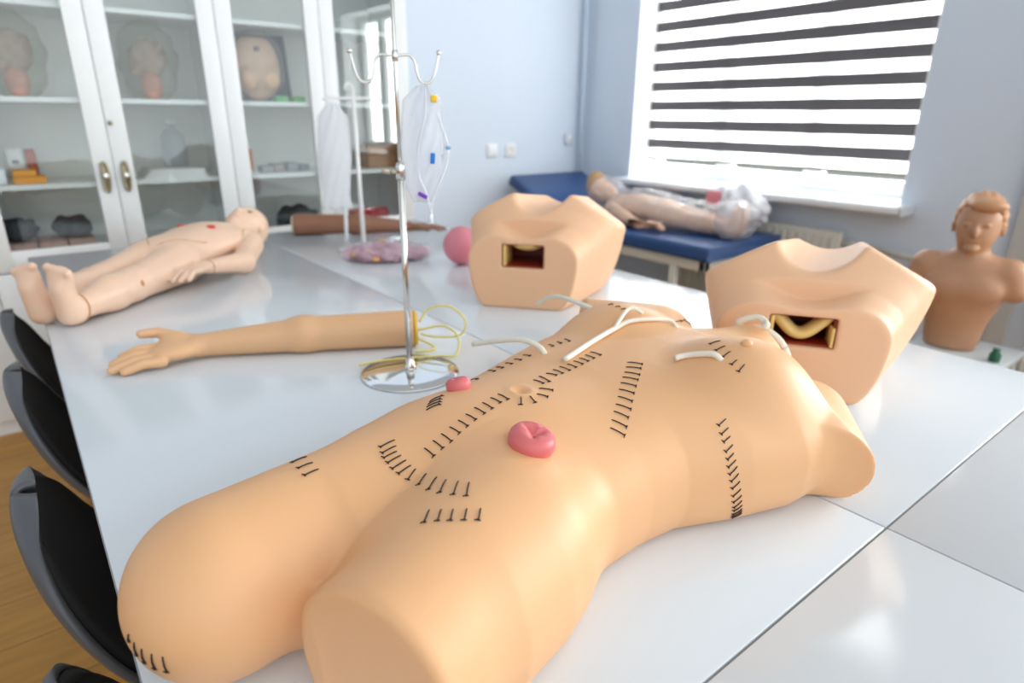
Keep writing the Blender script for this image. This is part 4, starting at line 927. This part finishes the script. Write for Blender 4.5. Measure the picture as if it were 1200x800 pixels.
# ------------------------------------------------------------------ small whole-body manikin (local: x from heels to head, y across, z up)
M_doll = mat('pale_doll_vinyl', (0.80, 0.55, 0.40), 0.38, sss=.10, ssss=.012)
M_seam = mat('brown_joint_line', (0.50, 0.23, 0.08), 0.6)
def f_doll(P, far_hand_y=-.225):
    d = None
    def U(e, k):
        nonlocal d
        d = e if d is None else smin(d, e, k)
    # trunk
    U(s_ell(P, (.685, 0, .080), (.175, .118, .070)), .02)
    U(s_ell(P, (.55, 0, .072), (.13, .102, .062)), .05)
    U(s_ell(P, (.475, 0, .066), (.085, .108, .064)), .05)
    U(s_cone(P, (.79, -.085, .065), (.79, .085, .065), .045, .045), .04)
    U(s_cone(P, (.80, 0, .075), (.90, 0, .080), .040, .038), .02)
    for s in (-1, 1):
        a = s_cone(P, (.455, s * .055, .062), (.235, s * .050, .050), .062, .044)
        b = smin(s_cone(P, (.235, s * .050, .050), (.16, s * .047, .047), .044, .043), s_cone(P, (.16, s * .047, .047), (.045, s * .040, .038), .043, .029), .03)
        f = smin(s_cone(P, (.030, s * .038, .030), (.018, s * .040, .095), .030, .027), s_ell(P, (.018, s * .043, .128), (.016, s * .0 + .033, .026)), .02)
        for i in range(5):
            f = smin(f, s_ell(P, (.014, s * (.020 + i * .0125), .150 - .0035 * i), (.010, .0072 if i else .010, .011)), .004)
        leg = smin(smin(a, b, .02), f, .02)
        U(leg, .02 if s > 0 else .02)
    # arms
    for s in (1, -1):
        hy = .135 if s > 0 else far_hand_y; ey = .182 if s > 0 else -.195
        hz = .058 if s > 0 else .030
        arm = smin(s_cone(P, (.785, s * .115, .060), (.60, ey, .040), .042, .033), s_cone(P, (.60, ey, .040), (.46, hy + s * .012, hz - .004), .033, .021), .02)
        arm = smin(arm, s_ell(P, (.420, hy, hz), (.046, .032, .018)), .015)
        arm = fingers(P, arm, [(.392, hy + y, hz + .002) for y in (-.024, -.008, .008, .023)], [(.325, hy - .030, hz - .012), (.312, hy - .010, hz - .012), (.315, hy + .011, hz - .012), (.330, hy + .028, hz - .012)], .0096, .0076, .010)
        arm = smin(arm, s_cone(P, (.435, hy - s * .026, hz + .006), (.375, hy - s * .052, hz + .008), .012, .009), .008)
        U(arm, .004)
    # head, face upwards
    h = s_ell(P, (.985, 0, .082), (.092, .070, .078))
    h = smin(h, s_ell(P, (.925, 0, .098), (.052, .050, .050)), .03)
    h = smin(h, s_ell(P, (.938, 0, .156), (.016, .010, .012)), .010)                    # nose
    h = smin(h, s_ell(P, (.882, 0, .118), (.018, .020, .018)), .015)                    # chin
    h = smin(h, s_ell(P, (.907, 0, .146), (.006, .018, .006)), .006)                    # lips
    for s in (-1, 1):
        h = smax(h, -s_ell(P, (.962, s * .027, .156), (.012, .016, .010)), .008)        # eye sockets
        h = smin(h, s_ell(P, (.957, s * .071, .085), (.020, .007, .014)), .006)         # ears
    U(h, .018)
    return smax(d, .0004 - P[:, 2], .008)
Vd, Fd = nets(f_doll, (-.02, -.24, -.01), (1.10, .24, .18), .0055)
t = thing('doll_manikin', 'pale jointed whole-body doll manikin lying on its back, feet at the table edge', 'manikin', (1.845, -.012, Z), -.775)
t.scale = (1, 1, 1)
FL_ = np.array([1, -1, 1])
# its own left hand side is towards the camera: mirror y
link_mesh('body', Vd * FL_, Fd, M_doll, t)
def ringm(c_, ax_, ry, rz_, r=.0022):
    c_ = V3(c_); ax_ = V3(ax_) / np.linalg.norm(ax_); B_ = frame_from(ax_)
    pts = []
    for a in np.linspace(0, 2 * PI, 25):
        dir_ = B_ @ V3((math.cos(a), math.sin(a), 0)); lo, hi = 0.0, .12
        P_ = c_ + np.outer(np.linspace(0, .12, 60), dir_); v_ = f_doll(P_.astype(np.float32)); k = np.argmax(v_ > 0); pts.append(P_[k] - dir_ * .001)
    return tube(np.array(pts) * FL_, r, 6)
link_mesh('ankle_joint', *ringm((.052, .041, .040), (1, 0, -.1), 0, 0), M_seam, t)
link_mesh('ankle_joint', *ringm((.052, -.041, .040), (1, 0, -.1), 0, 0), M_seam, t)
link_mesh('wrist_joint', *ringm((.462, .147, .052), (1, .3, 0), 0, 0, .0016), M_seam, t)
def drop(pts, r):
    out = []
    for x, y in catmull([(a_, b_, 0) for a_, b_ in pts], 6)[:, :2]:
        P_ = np.stack([np.full(120, x), np.full(120, y), np.linspace(.2, .0, 120)], 1); k_ = np.argmax(f_doll(P_.astype(np.float32)) < 0); out.append((x, -y, P_[k_, 2] - r * .3))
    return tube(np.array(out), r, 6)
for s in (1, -1): link_mesh('hip_joint', *drop([(.555, s * .092), (.525, s * .085), (.49, s * .064), (.455, s * .036), (.425, s * .012)], .0026), M_seam, t)
for s in (1, -1): link_mesh('shoulder_joint', *drop([(.74, s * .112), (.77, s * .100), (.80, s * .098), (.825, s * .104)], .002), M_seam, t)
M_eye = mat('painted_eye', (.10, .045, .03), .4); M_redb = mat('red_button', (.62, .02, .02), .4)
for s in (-1, 1):
    link_mesh('eye', *uvs(V3((.962, s * .027, .1475)), (.006, .011, .004), 14, 8), M_eye, t)
    zc_ = .0; P_ = np.stack([np.full(80, .655), np.full(80, s * .052), np.linspace(.2, .05, 80)], 1); k = np.argmax(f_doll(P_.astype(np.float32)) < 0)
    link_mesh('red_button', *uvs(V3((.655, s * .052, P_[k, 2])), (.017, .015, .008), 20, 8), M_redb, t)
for x, y in ((.225, 1), (.42, 1)):
    P_ = np.stack([np.full(80, x), np.linspace(.25, .0, 80) * y, np.full(80, .058)], 1); k = np.argmax(f_doll(P_.astype(np.float32)) < 0)
    if x < .3: link_mesh('knee_pin', *uvs(P_[k] * FL_, (.007, .004, .011), 14, 8), M_seam, t)

# ------------------------------------------------------------------ bagged manikin on the couch
M_doll2 = mat('tan_doll_vinyl', (0.78, 0.50, 0.34), 0.45)
WRAPPED = t = thing('bagged_manikin', 'whole-body manikin in clear plastic wrapping lying on the blue couch', 'manikin', (1.83, -2.95, .662), 0.0)
Vb = Vd * FL_ * 1.03; s_ = np.clip((Vb[:, 0] - .80) / .35, 0, 1); Vb = Vb.copy(); Vb[:, 2] += .085 * s_ + .004
# follow the rise of the headrest
link_mesh('body', Vb, Fd, M_doll2, t)
M_film = glassy('crumpled_film', (.97, .975, .985), .16, 1.45, haze=.09, hazecol=(.92, .94, .98), bump=(30, .03))
def f_film(P):
    Q = P.copy(); Q[:, 2] -= .085 * np.clip((Q[:, 0] - .80) / .35, 0, 1).astype(np.float32)
    d = s_ell(Q, (.98, 0, .09), (.135, .12, .11)); d = smin(d, s_ell(Q, (.66, 0, .075), (.26, .19, .115)), .06)
    d = smin(d, s_ell(Q, (.36, 0, .06), (.28, .20, .10)), .06); d = smin(d, s_ell(Q, (.06, 0, .075), (.12, .13, .11)), .05)
    x, y, z = P[:, 0], P[:, 1], P[:, 2]
    d = d + .010 * np.sin(x * 31 + y * 17) * np.sin(y * 43 - x * 11) + .006 * np.sin(x * 77 + z * 60) * np.sin(y * 61 + 2)
    return smax(d, .003 - Q[:, 2], .004)
V, F = nets(f_film, (-.10, -.24, -.01), (1.16, .24, .33), .014); link_mesh('wrapping', V, F, M_film, t)
link_mesh('hair_cap', *move(uvs((1.065, 0, .185), (.045, .074, .078), 24, 14), (0, 0, 0)), mat('ochre_hair', (.42, .22, .06), .6), t)
for pts in (((.68, -.08, .160), (.78, .02, .165)),):
    pass
t = tag(link_mesh('tape_roll', *tube([(-.10, 0, 0), (-.05, 0, .004), (0.0, 0, .006), (.06, 0, .002), (.11, 0, -.004)], [.048, .058, .058, .054, .045], 18), mat('white_blue_plastic', (.62, .70, .84), .35)), 'smooth blue and white tube lying behind the wrapped manikin chest', 'tube'); t.location = (2.45, -3.215, .7165)
link_mesh('blue_stripe', *tube([(-.085, 0, .004), (.02, 0, .008), (.075, 0, .004)], [.0575, .0595, .056], 18), mat('stripe_blue', (.10, .22, .52), .4), t)
def crumple(name, lab, cat, loc, r, m, seed):
    rs = np.random.RandomState(seed); ph = rs.rand(12) * 6
    def f(P):
        x, y, z = P.T; d = s_ell(P, (0, 0, r[2] * .9), r)
        return smax(d + .012 * np.sin(x * 38 + ph[0] + y * 20) * np.sin(y * 47 + ph[1]) + .008 * np.sin(x * 80 + ph[2]) * np.sin(z * 90 + ph[3] + y * 30), .001 - z, .004)
    V, F = nets(f, (-r[0] - .03, -r[1] - .03, -.01), (r[0] + .03, r[1] + .03, r[2] * 2 + .03), .008)
    o = tag(link_mesh(name, V, F, m), lab, cat); o.location = loc; return o
M_wplastic = mat('white_plastic_sheet', (.80, .80, .84), .35)
t = crumple('plastic_sheet', 'crumpled white plastic sheet lying behind the legs of the wrapped manikin', 'plastic sheet', (2.04, -3.20, .665), (.20, .09, .125), M_wplastic, 3)
link_mesh('pink_label', *box((.06, .055, .12), (.14, .09, .20), .008), mat('pink_label', (.72, .25, .29), .5), t)

def f_foot(P):
    x, y, z = P.T; d = s_ell(P, (.03, 0, .085), (.095, .15, .095))
    return smax(d + .012 * np.sin(x * 38 + 1 + y * 20) * np.sin(y * 47 + 2) + .008 * np.sin(x * 80) * np.sin(z * 90 + y * 30), .001 - z, .004)
V, F = nets(f_foot, (-.11, -.19, -.01), (.16, .19, .23), .008)
link_mesh('foot_wrapping', V, F, glassy('white_bag_film', (.95, .95, .97), .15, 1.4, haze=.22, hazecol=(.92, .92, .95), bump=(30, .02)), WRAPPED)

# ------------------------------------------------------------------ upright bust by the window
M_bust = mat('tan_bust_vinyl', (0.50, 0.27, 0.155), 0.42)
def f_bust(P):                                             # faces -y, z up, origin at the base
    d = s_ell(P, (0, 0, .10), (.100, .075, .20))
    d = smin(d, s_ell(P, (0, 0, .235), (.135, .085, .145)), .05)
    d = smin(d, s_cone(P, (-.125, 0, .318), (.125, 0, .318), .050, .050), .05)
    for s in (-1, 1):
        d = smin(d, s_cone(P, (s * .138, 0, .312), (s * .160, -.006, .255), .050, .045), .03)
        d = smin(d, s_ell(P, (s * .060, -.062, .245), (.062, .030, .045)), .04)
    d = smin(d, s_cone(P, (0, .012, .33), (0, -.004, .42), .058, .050), .03)
    h = s_ell(P, (0, .004, .502), (.075, .090, .098)); h = smin(h, s_ell(P, (0, -.022, .448), (.056, .062, .062)), .03)
    h = smin(h, s_ell(P, (0, -.092, .468), (.012, .016, .022)), .010)
    h = smin(h, s_ell(P, (0, -.072, .404), (.022, .018, .016)), .014)
    h = smin(h, s_ell(P, (0, -.082, .432), (.024, .008, .005)), .005); h = smax(h, -s_ell(P, (0, -.090, .4335), (.022, .006, .0012)), .004)
    for s in (-1, 1):
        h = smax(h, -s_ell(P, (s * .030, -.092, .493), (.018, .016, .011)), .010)
        h = smin(h, s_ell(P, (s * .030, -.078, .492), (.014, .010, .007)), .004)
        h = smin(h, s_ell(P, (s * .077, .008, .478), (.009, .020, .032)), .006)
    d = smin(d, h, .02)
    d = smax(d, P[:, 2] - 2 + 0 * P[:, 0], .01)
    for s in (-1, 1): d = smax(d, s_plane(P, (s * .168, 0, .205), (s * .35, 0, -.94)) - 10 * (np.abs(P[:, 0]) < .128) - 10 * (P[:, 0] * s < 0), .006) if False else d
    return smax(d, .0004 - P[:, 2], .012)
def f_hair(P):
    d = s_ell(P, (0, .008, .508), (.083, .096, .102))
    cut = s_plane(P, (0, -.030, .512), (0, -.92, -.38)); d = smax(d, cut, .010)
    d = smax(d, .455 - P[:, 2], .02)
    d = d + .0022 * np.sin(np.arctan2(P[:, 0], P[:, 2] - .46) * 26 + P[:, 1] * 40)
    fr = s_ell(P, (.02, -.062, .563), (.060, .040, .026)); return smin(d, fr, .02)
yaw = math.atan2(.26, .966) * -1
t = thing('training_bust', 'tan head-and-shoulders training bust standing on a low table by the window wall', 'bust', (.785, -2.86, .395), PI + .20)
V, F = nets(f_bust, (-.25, -.16, -.01), (.25, .16, .62), .006); link_mesh('body', V, F, M_bust, t)
V, F = nets(f_hair, (-.12, -.14, .42), (.12, .14, .63), .005); link_mesh('hair', V, F, mat('tan_bust_hair', (.55, .29, .15), .5), t)
t = thing('low_table', 'low pale side table standing under the training bust', 'side table', (.74, -2.88, 0))
M_lt = mat('pale_grey_top', (.62, .66, .66), .3)
link_mesh('tabletop', *box((-.17, -.16, .365), (.17, .18, .394), .006), M_lt, t)
for sx in (-1, 1):
    for sy in (-1, 1): link_mesh('leg', *box((sx * .14 - .014, sy * .135 - .004, 0), (sx * .14 + .014, sy * .135 + .024, .366), .003), M_lt, t)
t = tag(link_mesh('small_bottle', *lathe([(.001, 0), (.018, 0), (.019, .004), (.019, .03), (.012, .038), (.012, .05), (.001, .05)], 20), mat('dark_green_plastic', (.01, .10, .05), .35)), 'small dark green bottle on the low table right of the bust', 'bottle'); t.location = (.612, -2.80, .394)
# ------------------------------------------------------------------ what stands in the cabinets
S1, S2, S0 = 1.302, .985, .6731
def lungs_model(y, label, turn):
    t = thing('throat_model', label, 'anatomy model', (3.235, y, S1), turn, group='bagged throat models')
    def f(P):
        P = P / np.float32(1.25)
        d = s_ell(P, (0, 0, .045), (.030, .034, .045)); d = smin(d, s_ell(P, (-.012, .004, .02), (.024, .026, .022)), .01)
        return smax(d, .0005 - P[:, 2], .005)
    V, F = nets(f, (-.07, -.07, -.01), (.07, .07, .14), .006); link_mesh('chin_block', V, F, mat('coral_vinyl', (.60, .20, .12), .45), t)
    def g(P):
        d = s_ell(P, (.02, 0, .16), (.05, .075, .085)); d = smin(d, s_cone(P, (.0, -.05, .20), (0, .06, .11), .016, .02), .02); d = d + .006 * np.sin(P[:, 1] * 90) * np.sin(P[:, 2] * 80); return d
    V, F = nets(g, (-.06, -.10, .06), (.09, .10, .26), .008); link_mesh('lung_part', V, F, mat('tan_lung', (.36, .22, .15), .5), t)
    def b(P):
        x, y_, z = P.T
        d = s_ell(P, (.01, 0, .15), (.078, .115, .165)); return smax(d + .008 * np.sin(y_ * 38 + z * 20) * np.sin(z * 43 + x * 30), .0005 - z, .004)
    V, F = nets(b, (-.10, -.14, -.01), (.12, .14, .33), .012); link_mesh('clear_bag', V, F, glassy('clear_bag_' + str(len(MATS)), (.90, .91, .86), .08, 1.5, haze=.10, hazecol=(.8, .8, .75), bump=(24, .03)), t)
lungs_model(-.112, 'bagged throat model on the top shelf at the far left corner', .15)
lungs_model(-.575, 'bagged throat model with coral base on the top shelf behind the second glass door', -.1)
# bagged chest pad against a dark blue card
t = thing('chest_pad', 'peach chest skin pad in clear wrap propped on a dark blue card', 'training pad', (3.22, -1.02, S1))
def f(P):
    d = s_ell(P, (.005, 0, .15), (.040, .105, .145)); d = smin(d, s_ell(P, (-.03, -.045, .10), (.03, .045, .05)), .02); d = smin(d, s_ell(P, (-.03, .045, .10), (.03, .045, .05)), .02)
    d = smax(d, P[:, 2] - .275, .012); return smax(d, .0005 - P[:, 2], .008)
V, F = nets(f, (-.09, -.13, -.01), (.06, .13, .31), .008); link_mesh('pad', V, F, mat('peach_pad', (.72, .45, .30), .3), t)
for y, z in ((.005, .225), (.06, .02)): link_mesh('dark_spot', *uvs((-.036 if z > .1 else -.02, y, z), (.006, .013, .012), 14, 8), mat('plum_spot', (.13, .05, .11), .5), t)
link_mesh('card', *xform(box((-.004, -.135, 0), (.004, .135, .30)), Matrix.Translation((.045, -.03, 0)) @ Matrix.Rotation(.13, 4, 'Y')), mat('navy_card', (.035, .055, .11), .5), t, smooth=False)
def fb(P):
    d = s_ell(P, (0, 0, .15), (.062, .125, .165)); return smax(d + .006 * np.sin(P[:, 1] * 50) * np.sin(P[:, 2] * 46), .0005 - P[:, 2], .004)
V, F = nets(fb, (-.09, -.15, -.01), (.09, .15, .34), .012); link_mesh('clear_wrap', V, F, M_bag, t)
def carton(name, lab, cat, loc, size, col, rz=0, group=None, top=None):
    t = thing(name, lab, cat, loc, rz, group); sx, sy, sz = size
    m = mat(f'card_{col[0]:.2f}_{col[1]:.2f}_{col[2]:.2f}', col, .5)
    link_mesh('box_body', *box((-sx / 2, -sy / 2, 0), (sx / 2, sy / 2, sz * .93), .002), m, t)
    link_mesh('lid_flap', *merge(box((-sx / 2 + .001, -sy / 2 + .001, sz * .93), (sx / 2 - .001, -.001, sz), .001), box((-sx / 2 + .001, .001, sz * .93), (sx / 2 - .001, sy / 2 - .001, sz), .001)), m, t)
    return t
for i, (y, c_) in enumerate(((-1.085, (.10, .42, .15)), (-1.165, (.06, .36, .08)))):
    carton('green_packet', ['pale green packet at the foot of the chest pad', 'bright green packet right of the chest pad'][i], 'packet', (3.135, y, S1), (.05, .055, .026), c_)
carton('orange_box', 'orange box lying on the middle shelf, lower of the two', 'box', (3.19, -.075, S2), (.11, .105, .026), (.78, .32, .035))
carton('orange_box', 'smaller orange box stacked on the lower orange box', 'box', (3.19, -.062, S2 + .0262), (.10, .075, .024), (.80, .34, .04))
t = carton('medicine_box', 'white box with a dark blue oval mark, standing behind the orange boxes', 'box', (3.295, -.045, S2), (.05, .05, .125), (.72, .73, .74))
link_mesh('oval_mark', *uvs((-.0252, -.0, .075), (.0012, .013, .008), 16, 8), mat('navy_ink', (.03, .05, .14), .5), t)
carton('red_box', 'red brown box standing right of the white medicine box', 'box', (3.30, -.098, S2), (.05, .034, .122), (.40, .06, .025))
carton('white_box', 'plain white box at the left frame edge beside the orange boxes', 'box', (3.20, .035, S2), (.10, .075, .055), (.70, .72, .78))
for i in range(5):
    o = tag(link_mesh('paper_sheet', *box((-.10, -.125 + .004 * i, 0), (.10, .125 - .006 * i, .007), .001), mat('white_paper', (.78, .79, .80), .6)), ['bottom', 'second', 'third', 'fourth', 'topmost'][i] + ' sheaf of the white paper stack on the middle shelf', 'paper', 'white paper stack'); o.location = (3.19, -.588, S2 + .0072 * i); o.rotation_euler = (0, 0, .02 * (i - 2))
t = thing('plastic_jug', 'tall clear plastic jug standing behind the white paper stack', 'jug', (3.33, -.64, S2))
link_mesh('jug_body', *lathe([(.001, 0), (.045, 0), (.048, .01), (.05, .16), (.030, .19), (.016, .20), (.016, .22), (.001, .22)], 32), glassy('jug_plastic', (.9, .92, .95), .1, 1.4, haze=.25), t)
link_mesh('cap', *lathe([(.001, .218), (.02, .218), (.02, .235), (.001, .235)], 20), M_white, t)
# middle shelf, third door
t = thing('hand_model', 'small pink upright hand model on the middle shelf behind the third door', 'anatomy model', (3.20, -.925, S2))
def f(P):
    d = s_cone(P, (0, 0, 0), (0, 0, .035), .020, .018); d = smin(d, s_ell(P, (0, 0, .055), (.012, .022, .026)), .01)
    d = fingers(P, d, [(0, y, .07) for y in (-.015, -.005, .006, .016)], [(0, -.02, .105), (0, -.007, .115), (0, .007, .113), (0, .02, .10)], .006, .0045, 0)
    return smax(d, .0005 - P[:, 2], .003)
V, F = nets(f, (-.03, -.04, -.01), (.03, .04, .13), .004); link_mesh('hand', V, F, mat('pink_hand', (.66, .33, .24), .45), t)
link_mesh('plinth', *lathe([(.001, 0), (.03, 0), (.028, .008), (.001, .008)], 20), M_white, t)
def roll(name, lab, cat, loc, r, L, m, rz, group=None):
    t = thing(name, lab, cat, loc, rz, group)
    V, F = tube([(0, -L / 2, r), (0, -L / 2 + .01, r), (0, 0, r * 1.0), (0, L / 2 - .01, r), (0, L / 2, r)], [r * .86, r, r, r, r * .86], 20); V[:, 2] = np.maximum(V[:, 2], .0005); link_mesh('roll', V, F, m, t)
    link_mesh('band', *tube([(0, -.01, r), (0, .01, r)], r * 1.03, 20), m, t); return t
M_dark = mat('charcoal_fabric', (.03, .033, .038), .7)
M_slate = mat('slate_plastic', (.16, .18, .21), .5)
for i, (y, c_) in enumerate(((-1.0, (.30, .30, .33)), (-1.06, (.33, .27, .27)), (-1.12, (.25, .28, .33)), (-1.18, (.20, .24, .29)))):
    carton('small_case', ['pale grey', 'brownish grey', 'blue grey', 'dark slate'][i] + ' small case in the row on the middle shelf behind the third door', 'case', (3.21 + .02 * (i % 2), y, S2), (.09, .05, .03 + .006 * (i % 3)), c_, .05 * i, 'small cases on the middle shelf')
carton('cardboard_box', 'lower brown cardboard box on the middle shelf behind the fourth door', 'box', (3.22, -1.605, S2), (.15, .18, .062), (.42, .22, .12))
carton('cardboard_box', 'upper brown cardboard box stacked on the other behind the fourth door', 'box', (3.22, -1.60, S2 + .0625), (.14, .17, .058), (.40, .21, .115), .04)
# bottom compartment
roll('red_roll', 'rolled red fabric lying at the bottom of the cabinet behind the fourth door', 'fabric roll', (3.2, -1.515, S0), .052, .22, mat('red_fabric', (.52, .03, .04), .6), 0.0)
crumple('dark_bag', 'dark folded bag at the bottom behind the third glass door', 'bag', (3.22, -1.13, S0), (.09, .10, .075), M_dark, 11)
crumple('black_cuff', 'black folded cuff at the far left of the bottom shelf, on the pink pads', 'cuff', (3.22, .01, S0 + .0855), (.07, .085, .045), M_dark, 21)
t = crumple('black_cuff', 'black folded cuff on the bottom shelf, right of the other one', 'cuff', (3.22, -.185, S0 + .0855), (.07, .07, .042), M_dark, 23)
for i, y in enumerate((.0, -.10, -.20)):
    carton('pink_pad', ['leftmost', 'middle', 'rightmost'][i] + ' flat pink skin pad of three on the bottom cabinet shelf', 'pad', (3.20, y, S0), (.20, .095, .085), (.56, .36, .31), 0, 'pink skin pads')
